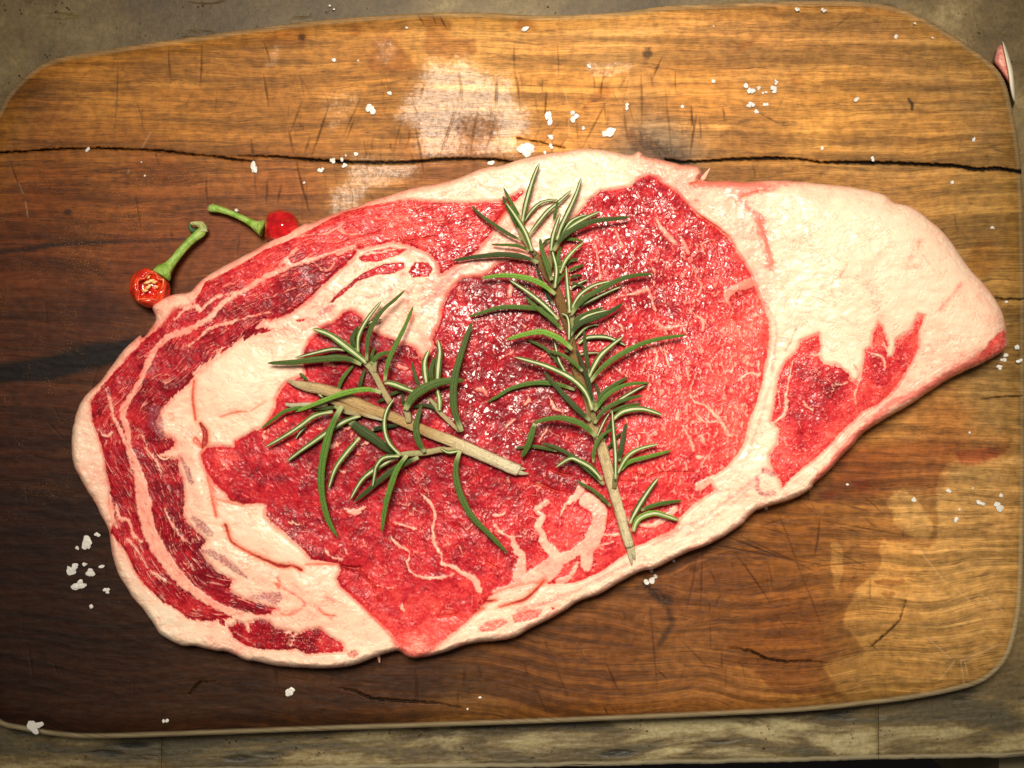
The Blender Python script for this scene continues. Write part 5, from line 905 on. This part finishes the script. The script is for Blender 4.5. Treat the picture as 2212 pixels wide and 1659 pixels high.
# left sprig
lsg = empty('rosemary_sprig', at(850, 890, .02), label='short bushy rosemary sprig, thick pale split stem, on the left half of the steak', cat='herb sprig', group='rosemary sprigs on the steak')
SM2 = stemmat('rosemary_stem_left', [(0, lin('F4DFAE')), (.3, lin('D8B47C')), (.6, lin('D0AC72')), (.70, lin('F0DAA8')), (1.0, lin('FFF6D2'))], .8)
ml = st_pts('P', [(621, 822, 2), (640, 829, 7), (664, 835, 10), (714, 846, 12), (763, 868, 13), (797, 884, 12.5), (840, 898, 11), (880, 915, 11), (930, 936, 11.5), (975, 953, 12), (1005, 966, 13), (1060, 990, 12.5), (1100, 1008, 12.5), (1120, 1016, 12)], .003)
tube('stem', ml, SM2, lsg, 16, 4, .95, .12, seed=9)
SM2b = stemmat('rosemary_stem_cut_left', [(0, lin('F2E2B4')), (1.0, lin('F8F0CC'))], .5)
tube('stem_splinter', st_pts('P', [(1108, 1006, 6), (1125, 1012, 4), (1136, 1012, .6)], .0035), SM2b, lsg, 8, 3, .7, .1)
tube('stem_splinter', st_pts('P', [(1105, 1016, 7), (1128, 1022, 4.5), (1143, 1023, .6)], .0035), SM2b, lsg, 8, 3, .7, .1)
tube('stem_splinter', st_pts('P', [(700, 862, 4), (740, 876, 5), (790, 896, 5), (830, 908, 2)], .0045), SM2, lsg, 8, 3, .7, .2)
tube('stem_splinter', st_pts('Z2', [(960, 300, 4), (850, 320, 5), (700, 310, 5), (500, 320, 4.5), (410, 300, 3)], .004), SM2b, lsg, 8, 3, .7, .1)
TW2 = stemmat('rosemary_twig_left', [(0, lin('D8BE8C')), (.5, lin('CFC48E')), (1.0, lin('C2CC90'))], .4)
tube('twig', st_pts('Z1', [(1950, 1620, 7), (1850, 1450, 7), (1730, 1220, 6.5), (1620, 1080, 6.5), (1540, 1000, 4)], .0055), TW2, lsg, 10, 3, .9, .05)
tube('twig', st_pts('Z1', [(1740, 1220, 5), (1740, 1130, 5), (1760, 1080, 3)], .0060), TW2, lsg, 8, 3, .9, .05)
tube('twig', st_pts('Z3', [(1190, 1650, 4.5), (950, 1420, 5), (880, 1320, 5), (800, 1230, 3.5)], .0035), TW2, lsg, 8, 3, .9, .05)
tube('twig', st_pts('Z3', [(530, 1540, 6), (520, 1450, 7), (500, 1390, 6.5), (520, 1330, 4)], .0060), TW2, lsg, 8, 3, .9, .05)
tube('twig', st_pts('Z4', [(960, 360, 5), (820, 370, 6), (700, 365, 6.5), (520, 400, 6.5), (300, 415, 6), (180, 440, 4)], .0045), TW2, lsg, 10, 3, .9, .05)
tube('twig', st_pts('Z2', [(1400, 440, 4), (1250, 410, 6), (1150, 380, 5.5), (1050, 330, 3)], .0045), TW2, lsg, 8, 3, .9, .05)
LN = [('Z1', [(1640, 1090), (1400, 900), (1150, 720), (925, 645)], 17.5, 'u', 3, .75), ('Z1', [(1570, 1110), (1350, 1030), (1000, 1045), (700, 1080), (335, 1095)], 16, 't', 2, .35), ('Z1', [(1360, 925), (1200, 910), (1000, 950), (695, 1030)], 11, 'u', 1, .45),
      ('Z1', [(1525, 960), (1530, 750), (1620, 560), (1720, 420), (1835, 278)], 11.5, 'u', 2, .4), ('Z1', [(1500, 920), (1448, 780), (1530, 610)], 13, 't', 1, .38), ('Z1', [(1560, 640), (1690, 560), (1835, 525)], 9, 'u', 0, .4), ('Z1', [(1640, 1065), (1650, 800), (1720, 590), (1850, 400), (2000, 270), (2148, 135)], 11, 't', 4, .4),
      ('Z3', [(215, 1000), (260, 750), (370, 500), (480, 280), (592, 10)], 12, 't', 4, .55), ('Z1', [(1700, 1100), (1800, 990), (1980, 945)], 12, 't', 2, .3), ('Z1', [(1680, 1080), (1710, 980), (1748, 885)], 9, 't', 1, .35), ('Z1', [(1265, 1450), (1310, 1320), (1380, 1220), (1475, 1115)], 10, 't', 0, .4),
      ('Z1', [(1540, 1440), (1570, 1300), (1620, 1170)], 10, 't', 0, .3), ('Z1', [(860, 1310), (760, 1225)], 8, 't', 0, .35), ('Z2', [(1660, 155), (1500, 110), (1250, 140), (1000, 220), (750, 320), (540, 405)], 13.5, 't', 4, .8),
      ('Z2', [(690, 330), (430, 385), (280, 480), (92, 625)], 9.5, 't', 1, .65), ('Z2', [(1030, 400), (800, 450), (600, 590), (400, 720), (140, 868)], 12.5, 'u', 2, .55), ('Z2', [(680, 600), (610, 660), (545, 758)], 8, 'u', 0, .35), ('Z2', [(1390, 450), (1200, 520), (1000, 640), (800, 780), (600, 920), (420, 1058)], 14, 'u', 1, .6),
      ('B', [(2115, 180), (2030, 350), (1970, 600), (1965, 800), (2010, 1000), (2082, 1135)], 18, 't', 4, .62), ('Z2', [(1380, 740), (1200, 950), (1060, 1150), (975, 1410)], 13, 'u', 2, .5), ('Z2', [(1240, 515), (1400, 640), (1550, 740), (1720, 870), (1890, 960)], 24, 't', 0, .12), ('Z2', [(1540, 640), (1700, 600), (1890, 580)], 11, 't', 0, .1),
      ('Z2', [(1920, 970), (1780, 830), (1715, 680), (1705, 500), (1750, 350), (1835, 225)], 12, 'u', 4, .5), ('Z2', [(1900, 980), (1700, 1000), (1600, 1110), (1575, 1220), (1550, 1385)], 11, 'u', 4, .5), ('Z2', [(1860, 1000), (1650, 1110), (1420, 1280), (1255, 1555)], 13, 'u', 2, .35), ('Z2', [(2150, 1000), (1900, 1110), (1700, 1250), (1500, 1420), (1312, 1578)], 15, 't', 2, .2),
      ('Z4', [(310, 430), (190, 600), (100, 850), (50, 1050), (5, 1355)], 14.5, 't', 4, .55), ('Z3', [(215, 1015), (330, 1035), (450, 1080), (640, 1150)], 14.5, 'u', 3, .6), ('Z3', [(680, 1090), (620, 950), (568, 745)], 9, 't', 1, .25), ('Z3', [(765, 1050), (740, 870), (740, 730), (795, 588)], 15, 'u', 2, .5),
      ('Z3', [(900, 1030), (915, 800), (935, 600), (908, 455)], 17, 'u', 2, .55), ('Z3', [(830, 1020), (820, 850), (870, 690)], 13, 't', 1, .25), ('Z3', [(930, 1380), (930, 1250), (900, 1100)], 13, 'u', 2, .6), ('Z3', [(485, 1375), (560, 1230), (700, 1110), (900, 1020), (1100, 990), (1262, 990)], 22, 't', 4, .32), ('Z3', [(1225, 1655), (1130, 1400), (1110, 1150), (1140, 900), (1210, 650), (1280, 430), (1362, 215)], 18, 't', 3, .25),
      ('Z4', [(520, 395), (440, 250), (415, 100), (440, -30), (480, -160)], 16, 't', 3, .45), ('Z3', [(930, 1425), (850, 1340), (720, 1310), (575, 1345)], 10, 't', 0, .12), ('Z3', [(455, 1310), (450, 1150)], 8, 't', 0, .12), ('Z3', [(265, 1185), (380, 1140), (470, 1140)], 8, 't', 0, .12), ('Z4', [(940, 375), (890, 550), (900, 750), (980, 980), (1100, 1180), (1300, 1380), (1512, 1600)], 16, 't', 3, .42),
      ('Z4', [(930, 375), (800, 395), (705, 345)], 9, 'u', 3, .4), ('Z2', [(1100, 340), (900, 360), (740, 370)], 9, 't', 0, .15), ('Z2', [(900, 215), (820, 150)], 9, 'u', 0, .3), ('Z1', [(1900, 1560), (1820, 1580), (1790, 1620)], 8, 't', 0, .2)]
for a_ in LN: needle(lsg, *a_)

# ================================================================ CHILLIES
def chm(name, c1, c2, rough=.25, bs=.3):
    m = NT(name); n_ = m.noise(m.geo(), 240, 4, .6); n2_ = m.noise(m.geo(), 900, 3, .6)
    m.set(col=m.mix(m.ss(n_, .35, .65), c1, c2), rough=rough, nor=m.bump(m.add(n_, m.mul(n2_, .3)), bs * 1.6, .0011), coat=.9 if rough < .3 else 0.0, sss=.08)
    m.b.inputs['Subsurface Radius'].default_value = (.002, .0006, .0003); return m.m
RED = chm('chilli_skin', (.34, .002, .006), (.60, .008, .012), .16); ORN = chm('chilli_skin_orange', (.55, .010, .006), (.88, .060, .010), .2); FLE = chm('chilli_flesh', (.80, .07, .02), (.90, .20, .08), .3)
GRN = chm('chilli_stalk', lin('6E9A2A'), lin('A3C060'), .45, .5); GRP = chm('chilli_stalk_dry', lin('A5A868'), lin('C8CE96'), .6, .8); SEED = chm('chilli_seed', (.86, .48, .14), (.95, .68, .34), .4)
PIT = chm('chilli_pith', (.55, .06, .02), (.80, .20, .07), .5)
def pod(name, parent, mat, cx_, cy_, cz, rx, ry, rz, axis, wr, open_=False, seed=1):
    nu, nv_ = 56, 36; vs = []
    r_ = random.Random(seed); ph = [r_.uniform(0, 6.28) for _ in range(6)]
    ca, sa = math.cos(axis), math.sin(axis)
    for i in range(nv_ + 1):
        th = math.pi * i / nv_
        for j in range(nu):
            a = 2 * math.pi * j / nu
            l = math.cos(th); q = math.sin(th) ** .85
            lob = 1 + .05 * math.cos(3 * a + ph[0]) + wr * (.5 * math.sin(7 * a + 2.2 * th + ph[1]) * math.sin(th) + .6 * math.sin(4 * a - 3 * th + ph[2]) * math.sin(2 * th))
            lx = l * rx * (1 - .12 * math.cos(2 * th) * 0); X_ = lx; Y_ = q * math.cos(a) * ry * lob; Z_ = q * math.sin(a) * rz * lob
            # dent near the stalk end
            if l > .75: X_ -= rx * .16 * (l - .75) / .25
            if open_:
                u_, v_ = (X_ - rx * .02) / (rx * .74), (Y_ + ry * .02) / (ry * .62)
                rr = math.hypot(u_, v_) * (1 + .12 * math.sin(5 * math.atan2(v_, u_) + 1) + .08 * math.sin(9 * math.atan2(v_, u_)))
                if Z_ > 0:
                    if rr < 1: Z_ -= rz * .95 * (1 - rr ** 4) * .8
                    Z_ = min(Z_, rz * .82)
            wx_ = X_ * ca - Y_ * sa; wy_ = X_ * sa + Y_ * ca
            p = at(cx_ + wx_, cy_ + wy_, cz + Z_ * S); vs.append(p)
    fs = [(i * nu + j, i * nu + (j + 1) % nu, (i + 1) * nu + (j + 1) % nu, (i + 1) * nu + j) for i in range(nv_) for j in range(nu)]
    return pymesh(name, vs, fs, mat, parent, True)
# whole pod, tucked under the steak's rim
c2 = empty('chilli_pepper', at(605, 480, 0), label='small shiny red chilli with a straight green stalk, half tucked under the steak', cat='chilli pepper', group='small round chillies beside the steak')
p = cv('K', [(1812, 395)])[0]; pod('fruit', c2, RED, p[0], p[1], .0082, 41, 36, 40, math.pi + .15, .12, seed=4)
kp = cv('K', [(1045, 205, 7), (1090, 195, 8.5), (1160, 210, 7.2), (1250, 240, 6.4), (1350, 280, 6.2), (1450, 330, 7), (1520, 370, 9), (1570, 395, 13), (1612, 410, 17)])
tube('stalk', [(a, b, r, .0042 + .0046 * i / 8) for i, (a, b, r) in enumerate(kp)], GRN, c2, 14, 4, .95, .06, seed=2)
tube('stalk_end', [(a, b, r, .0042) for a, b, r in cv('K', [(1030, 225, 3), (1045, 200, 6.5), (1080, 180, 6), (1110, 170, 3)])], GRP, c2, 8, 3, .8, .3, seed=3)
# cut-open pod
c1 = empty('chilli_pepper', at(370, 575, 0), label='small orange-red chilli broken open showing pale seeds, left of the steak', cat='chilli pepper', group='small round chillies beside the steak')
p = cv('K', [(385, 1055)])[0]; pod('fruit', c1, ORN, p[0], p[1], .0085, 42, 44, 41, -.95, .10, True, seed=8)
# pale torn rim around the opening
rim = []
for i in range(26):
    a = 2 * math.pi * i / 25; r0 = 1 + .12 * math.sin(5 * a + 1) + .08 * math.sin(9 * a)
    lx, ly = 42 * .70 / r0 * math.cos(a) + 1, 44 * .58 / r0 * math.sin(a); ca, sa = math.cos(-.95), math.sin(-.95)
    rim.append((p[0] + lx * ca - ly * sa, p[1] + lx * sa + ly * ca, 1.3 + 1.0 * math.sin(3 * a), .0085 + 41 * .80 * S))
tube('torn_rim', rim, FLE, c1, 7, 2, .8, .25, caps=False, seed=5)
for (a0, b0, a1, b1) in ((265, 985, 330, 930), (320, 1015, 400, 985), (350, 1000, 440, 970), (330, 1070, 400, 1040), (300, 1095, 370, 1085), (370, 1050, 400, 1020), (350, 960, 390, 925), (410, 1010, 470, 985), (440, 1060, 480, 1040)):
    q0, q1 = cv('K', [(a0, b0), (a1, b1)]); mx, my = (q0[0] + q1[0]) / 2, (q0[1] + q1[1]) / 2
    tube('seed', [(q0[0], q0[1], .8, .0126), (mx, my, 3.6, .0134), (q1[0], q1[1], .6, .0130)], SEED, c1, 8, 4, .6, .0)
tube('pith', [(a, b, r, z_) for (a, b, r), z_ in zip(cv('K', [(300, 1010, 5), (380, 1010, 9), (450, 1010, 6)]), (.0095, .0105, .0100))], PIT, c1, 8, 3, .7, .3, seed=7)
kp = cv('K', [(505, 930, 21), (540, 880, 18.5), (585, 835, 12.5), (640, 770, 9.2), (720, 670, 8.6), (800, 580, 8.6), (870, 515, 9.4), (930, 470, 10.5), (960, 430, 10)])
tube('stalk', [(a, b, r, .0100 - .0050 * i / 8) for i, (a, b, r) in enumerate(kp)], GRN, c1, 16, 4, .92, .06, seed=6)
tube('stalk_end', [(a, b, r, .0062) for a, b, r in cv('K', [(965, 450, 9), (960, 400, 8), (930, 370, 6.5), (880, 360, 4.5), (830, 355, 2.5)])], GRP, c1, 10, 3, .8, .25, seed=6)
tube('stalk_end', [(a, b, r, .0035) for a, b, r in cv('K', [(900, 430, 4), (860, 440, 6), (820, 400, 4), (830, 365, 3)])], chm('chilli_stalk_dark', lin('1E3A1E'), lin('3A5A2A'), .6), c1, 8, 3, .5, .2)

# ================================================================ SALT
SA = NT("sea_salt"); sn = SA.noise(SA.geo(), 900, 3)
SA.set(col=SA.mix(sn, (.60, .58, .52), (.76, .75, .70)), rough=.35, nor=SA.bump(sn, .4, .0004), sss=.25); SA.b.inputs['Subsurface Radius'].default_value = (.0015, .0013, .001)
import bmesh
def flake(c_, fx, fy, w_, h_, label, onz=0.0, an=0.0):
    q = cv(c_, [(fx, fy)])[0]; f_ = CR[c_][2]; rx, ry = w_ * f_, h_ * f_
    z0 = onz if onz is not None else 0
    o_ = bpy.data.meshes.new('salt_flake'); bm = bmesh.new(); r_ = random.Random(int(fx * 7 + fy))
    base = at(q[0], q[1], z0)
    big = max(rx, ry); n_l = 1 if big < 6 else (3 if big < 12 else 5)
    for l_ in range(n_l):
        k_ = bmesh.ops.create_icosphere(bm, subdivisions=2 if big > 4 else 1, radius=1)
        a = r_.uniform(0, 6.28); off = 0 if n_l == 1 else r_.uniform(.25, .52); sc_ = 1 if n_l == 1 else r_.uniform(.42, .66)
        ph = [r_.uniform(0, 6.28) for _ in range(4)]; rot = r_.uniform(0, 3.14); hz = r_.uniform(.45, .8)
        planes = [(Vector((r_.gauss(0, 1), r_.gauss(0, 1), r_.gauss(0, .5))).normalized(), r_.uniform(.5, .85)) for _ in range(9)] + [(Vector((r_.gauss(0, .15), r_.gauss(0, .15), 1)).normalized(), r_.uniform(.45, .7))]
        for v_ in k_['verts']:
            c0 = v_.co.copy()
            for pn, pd in planes:
                dd_ = c0.dot(pn)
                if dd_ > pd: c0 -= pn * (dd_ - pd)
            cx2 = c0.x * sc_ + off * math.cos(a); cy2 = c0.y * sc_ + off * math.sin(a)
            X2 = cx2 * rx * 1.2; Y2 = cy2 * ry * 1.2
            v_.co = Vector((X2 * S, -Y2 * S, max(0, (c0.z * hz * sc_ + .35)) * min(rx, ry, 9) * S))
    bm.to_mesh(o_); bm.free(); o_.materials.append(SA.m)
    ob = bpy.data.objects.new('salt_flake', o_); COL.objects.link(ob); ob.location = base
    tagit(ob, label, 'salt flake', 'salt flakes scattered on the board')
FL = [('T1', 565, 965, 17, 18, 'salt grain sitting on the crack near the left edge of the board'), ('T1', 1640, 1082, 25, 42, 'tall oval salt flake just below the crack, above the whole chilli'),
      ('T1', 2145, 1040, 20, 22, 'round salt grain lying in the crack, left of the pair near the glossy patch'), ('T1', 2072, 1095, 22, 22, 'salt grain just below the crack, lower left of the small cluster'), ('T1', 2157, 385, 15, 14, 'lone small salt grain on the upper board, left of the glossy patch'),
      ('T1', 1962, 1180, 10, 10, 'faint salt crumb below the crack, above the shiny red chilli'), ('T1', 912, 1045, 6, 6, 'tiny salt speck under the crack at the left of the board'), ('T1', 935, 1135, 8, 9, 'small salt speck well under the crack at the left of the board'),
      ('T2', 195, 710, 32, 36, 'chunky salt flake on the left side of the glossy patch'), ('T2', 310, 608, 26, 22, 'slanted salt flake just up and right of the chunky one beside the glossy patch'), ('T2', 105, 985, 22, 24, 'salt flake just above the crack, top of the small cluster'),
      ('T2', 28, 1070, 20, 17, 'salt flake just below the crack, lowest right of the small cluster'), ('T2', 10, 1030, 10, 14, 'thin salt sliver in the crack inside the small cluster'), ('T2', 35, 1003, 8, 10, 'tiny salt crumb just above the crack in the small cluster'),
      ('T2', 428, 180, 9, 9, 'tiny salt grain near the top edge, above the glossy patch'), ('T2', 115, 392, 9, 9, 'tiny salt grain on plain wood up and left of the glossy patch'), ('T2', 1200, 188, 30, 22, 'flat off-white flake near the top edge of the board, on a small stain'),
      ('T2', 1600, 432, 17, 22, 'salt flake leaning at the left end of the rough scuffed streak'), ('T2', 1510, 752, 36, 38, 'big salt flake between the glossy patch and the steak, right of the tall one'), ('T2', 1345, 768, 30, 52, 'tall ragged salt flake above the steak fat'),
      ('T2', 1355, 885, 24, 18, 'salt flake under the tall ragged one'), ('T2', 1365, 943, 24, 22, 'round salt flake close to the upper rim of the steak fat'), ('T2', 1325, 975, 15, 24, 'thin upright salt flake touching the upper rim of the steak fat'), ('T2', 1565, 828, 12, 13, 'small round salt grain left of the wide triangular flake'),
      ('T2', 1725, 852, 54, 38, 'wide triangular salt flake above the steak, near the blue-black stain'), ('T2', 1843, 686, 21, 23, 'salt grain up and right of the wide triangular flake'), ('T2', 1195, 975, 68, 50, 'largest salt clump, half against the upper rim of the steak'),
      ('T2', 985, 1060, 34, 22, 'salt flake left of the largest clump, at the steak rim under the crack'), ('T2', 2205, 690, 12, 12, 'small salt grain on the faint line right of the knife scratches'), ('T3', 750, 58, 17, 18, 'left one of two salt grains near the top edge of the board'), ('T3', 920, 65, 18, 20, 'right one of two salt grains near the top edge of the board'),
      ('T3', 1385, 237, 16, 15, 'salt grain left of the rounded top right corner of the board'), ('T3', 1507, 152, 9, 9, 'tiny salt grain close to the curved top right edge'), ('T3', 1622, 244, 9, 8, 'tiny salt grain under the curved top right edge, furthest right there'), ('T3', 210, 168, 7, 7, 'tiny white speck near the top edge, left of the two grains'),
      ('T3', 208, 527, 14, 15, 'single salt grain left of the tight cluster on the upper right board'), ('T3', 418, 553, 17, 17, 'top left flake of the tight cluster on the upper right board'), ('T3', 450, 592, 30, 32, 'largest flake of the tight cluster on the upper right board'), ('T3', 500, 570, 14, 16, 'flake at the middle top of the tight cluster on the upper right board'),
      ('T3', 527, 601, 10, 9, 'left crumb of two in the middle of the tight cluster'), ('T3', 549, 595, 10, 9, 'right crumb of two in the middle of the tight cluster'), ('T3', 608, 529, 19, 20, 'upper right flake of the tight cluster'), ('T3', 600, 578, 27, 27, 'big right hand flake of the tight cluster'), ('T3', 448, 675, 27, 25, 'lower left flake of the tight cluster'),
      ('T3', 547, 678, 18, 16, 'slanted oval flake at the lower right of the tight cluster'), ('T3', 487, 722, 16, 24, 'lowest upright flake of the tight cluster'), ('T3', 1135, 643, 22, 20, 'dull see-through salt grain left of the short black mark'), ('T3', 1238, 1022, 20, 21, 'salt grain resting just above the long crack on the right'), ('T3', 1890, 900, 16, 20, 'salt grain near the right edge above the crack'),
      ('T3', 1745, 1177, 14, 12, 'salt grain below the crack near the right edge'), ('T3', 2008, 1470, 15, 11, 'salt grain right of the white fat, near the right edge'), ('T3', 908, 955, 10, 12, 'small crumb just above the crack over the fatty end'), ('H', 2085, 900, 14, 8, 'flat salt grain just off the right tip of the steak fat'), ('H', 2158, 1232, 20, 20, 'topmost salt flake of the group at the right tip of the steak'),
      ('H', 2075, 1287, 19, 16, 'salt flake touching the right tip of the steak, upper of the stack'), ('H', 2063, 1327, 22, 20, 'middle salt flake of the stack below the right tip of the steak'), ('H', 2030, 1378, 32, 20, 'lowest wide salt flake of the stack below the right tip of the steak'), ('H', 2172, 1322, 28, 20, 'salt flake cut close by the right edge of the picture, beside the stack'),
      ('T4', 567, 303, 18, 18, 'small salt flake nearest the left rim of the steak'), ('T4', 497, 347, 38, 44, 'ragged salt clump, top of the group left of the steak'), ('T4', 452, 382, 12, 13, 'crumb at the lower left of the ragged salt clump'), ('T4', 425, 500, 38, 36, 'jagged long salt clump, leftmost of the group left of the steak'), ('T4', 495, 475, 16, 12, 'dim small flake right of the jagged long clump'),
      ('T4', 593, 482, 20, 18, 'angular salt flake at the middle right of the group left of the steak'), ('T4', 533, 522, 30, 24, 'salt flake in the middle of the group left of the steak'), ('T4', 467, 592, 46, 34, 'widest flat salt flake of the group left of the steak'), ('T4', 625, 626, 24, 18, 'salt flake at the lower right of the group left of the steak'), ('T4', 532, 720, 14, 13, 'lone small grain under the group left of the steak'),
      ('T4', 212, 1415, 56, 46, 'largest flat salt flake on the bottom left corner edge of the board'), ('T4', 962, 1385, 17, 17, 'small pointed salt grain near the bottom left edge of the board'), ('T4', 1690, 1213, 36, 28, 'square salt flake alone on dark wood below the steak'), ('E', 1765, 712, 38, 36, 'salt flake just below the lower rim of the steak, by the dark knot'),
      ('E', 1808, 680, 20, 14, 'small flake upper right of the one by the dark knot'), ('E', 1780, 640, 14, 12, 'small flake touching the steak rim above the dark knot'), ('E', 1940, 567, 12, 12, 'tiny grain at the lower steak rim, right of the dark knot'), ('T5', 822, 803, 8, 9, 'tiny grain under the thin crack at the bottom middle of the board'), ('T5', 900, 731, 12, 7, 'tiny grain above the thin crack at the bottom middle of the board'),
      ('T6', 1318, 292, 13, 12, 'salt grain on pale wood, upper left of the lower right group'), ('T6', 1438, 278, 6, 5, 'tiniest grain above the lower right group'), ('T6', 1577, 312, 11, 10, 'salt grain above the big clump at the lower right'), ('T6', 1148, 335, 12, 12, 'salt grain on the small pale patch inside the dark oil stain'), ('T6', 1480, 347, 26, 18, 'slanted salt flake left of the big clump at the lower right'),
      ('T6', 1560, 368, 30, 26, 'big salt clump nearest the right edge, lower right'), ('T6', 1372, 384, 7, 7, 'tiny grain above the lowest flake of the lower right group'), ('T6', 1361, 436, 17, 17, 'lowest flake of the lower right group'), ('T6', 820, 260, 8, 6, 'crumb by the red stain right of the steak'), ('T6', 420, 378, 9, 10, 'crumb hanging at the lower rim of the steak under the pale square of fat'), ('T6', 1422, 5, 7, 6, 'tiny grain on dark wood right of the lower fatty edge')]
for a_ in FL: flake(*a_)
flake('T1', 2127, 38, 8, 8, 'upper left one of two salt grains on the stone behind the board', tz + .001)
flake('T1', 2155, 60, 8, 8, 'lower right one of two salt grains on the stone behind the board', tz + .001)
q_ = cv('F', [(480, 490)])[0]; flake('F', 480, 495, 14, 9, 'salt crumb stuck under the tip of an upper rosemary needle', meat_z(*q_) + .004)
q_ = cv('K', [(1330, 215)])[0]; flake('K', 1335, 215, 22, 15, 'salt grain stuck to the stalk of the whole chilli', .0045)

# ================================================================ SCRAP OF MEAT beyond the board's right corner
sc_ = empty('meat_scrap', at(2175, 165, tz), label='pink meat scrap with white fat rim on the stone at the upper right', cat='meat scrap')
def sheet(name, pts, z0, th, mat, parent):
    V = spline(pts, 3, True); cx_, cy_ = V.mean(0); vs = []; n = len(V)
    for k_, zz in ((1.0, z0), (1.0, z0 + th * .6), (.86, z0 + th), (.45, z0 + th * 1.1)):
        for p in V: vs.append(at(cx_ + (p[0] - cx_) * k_, cy_ + (p[1] - cy_) * k_, zz))
    fs = [(r * n + i, r * n + (i + 1) % n, (r + 1) * n + (i + 1) % n, (r + 1) * n + i) for r in range(3) for i in range(n)] + [tuple(range(3 * n, 4 * n))]
    return pymesh(name, vs, fs, mat, parent)
pk = NT("scrap_meat"); pk.set(col=pk.mix(pk.ss(pk.noise(pk.geo(), 300, 4, .7), .4, .6), (.72, .22, .18), (.85, .42, .33)), rough=.35, sss=.1, nor=pk.bump(pk.noise(pk.geo(), 700, 3), .5, .0005)); pk.b.inputs['Subsurface Radius'].default_value = (.002, .0008, .0005)
pf = NT("scrap_fat"); pf.set(col=(.88, .80, .62), rough=.4)
sheet('meat', cv('T3', [(2045, 300), (2075, 290), (2100, 370), (2120, 460), (2135, 560), (2100, 520), (2060, 460), (2020, 400), (2030, 340)]), tz + .001, .014, pk.m, sc_)
sheet('fat_rim', cv('T3', [(2072, 275), (2085, 280), (2115, 360), (2140, 450), (2152, 560), (2155, 660), (2140, 650), (2122, 580), (2110, 480), (2092, 380)]), tz + .002, .015, pf.m, sc_)
print('objects', len(bpy.data.objects), 'tris', sum(sum(len(p.vertices) - 2 for p in m.polygons) for m in bpy.data.meshes if len(m.polygons) < 3000) + sum(2 * len(m.polygons) for m in bpy.data.meshes if len(m.polygons) >= 3000))
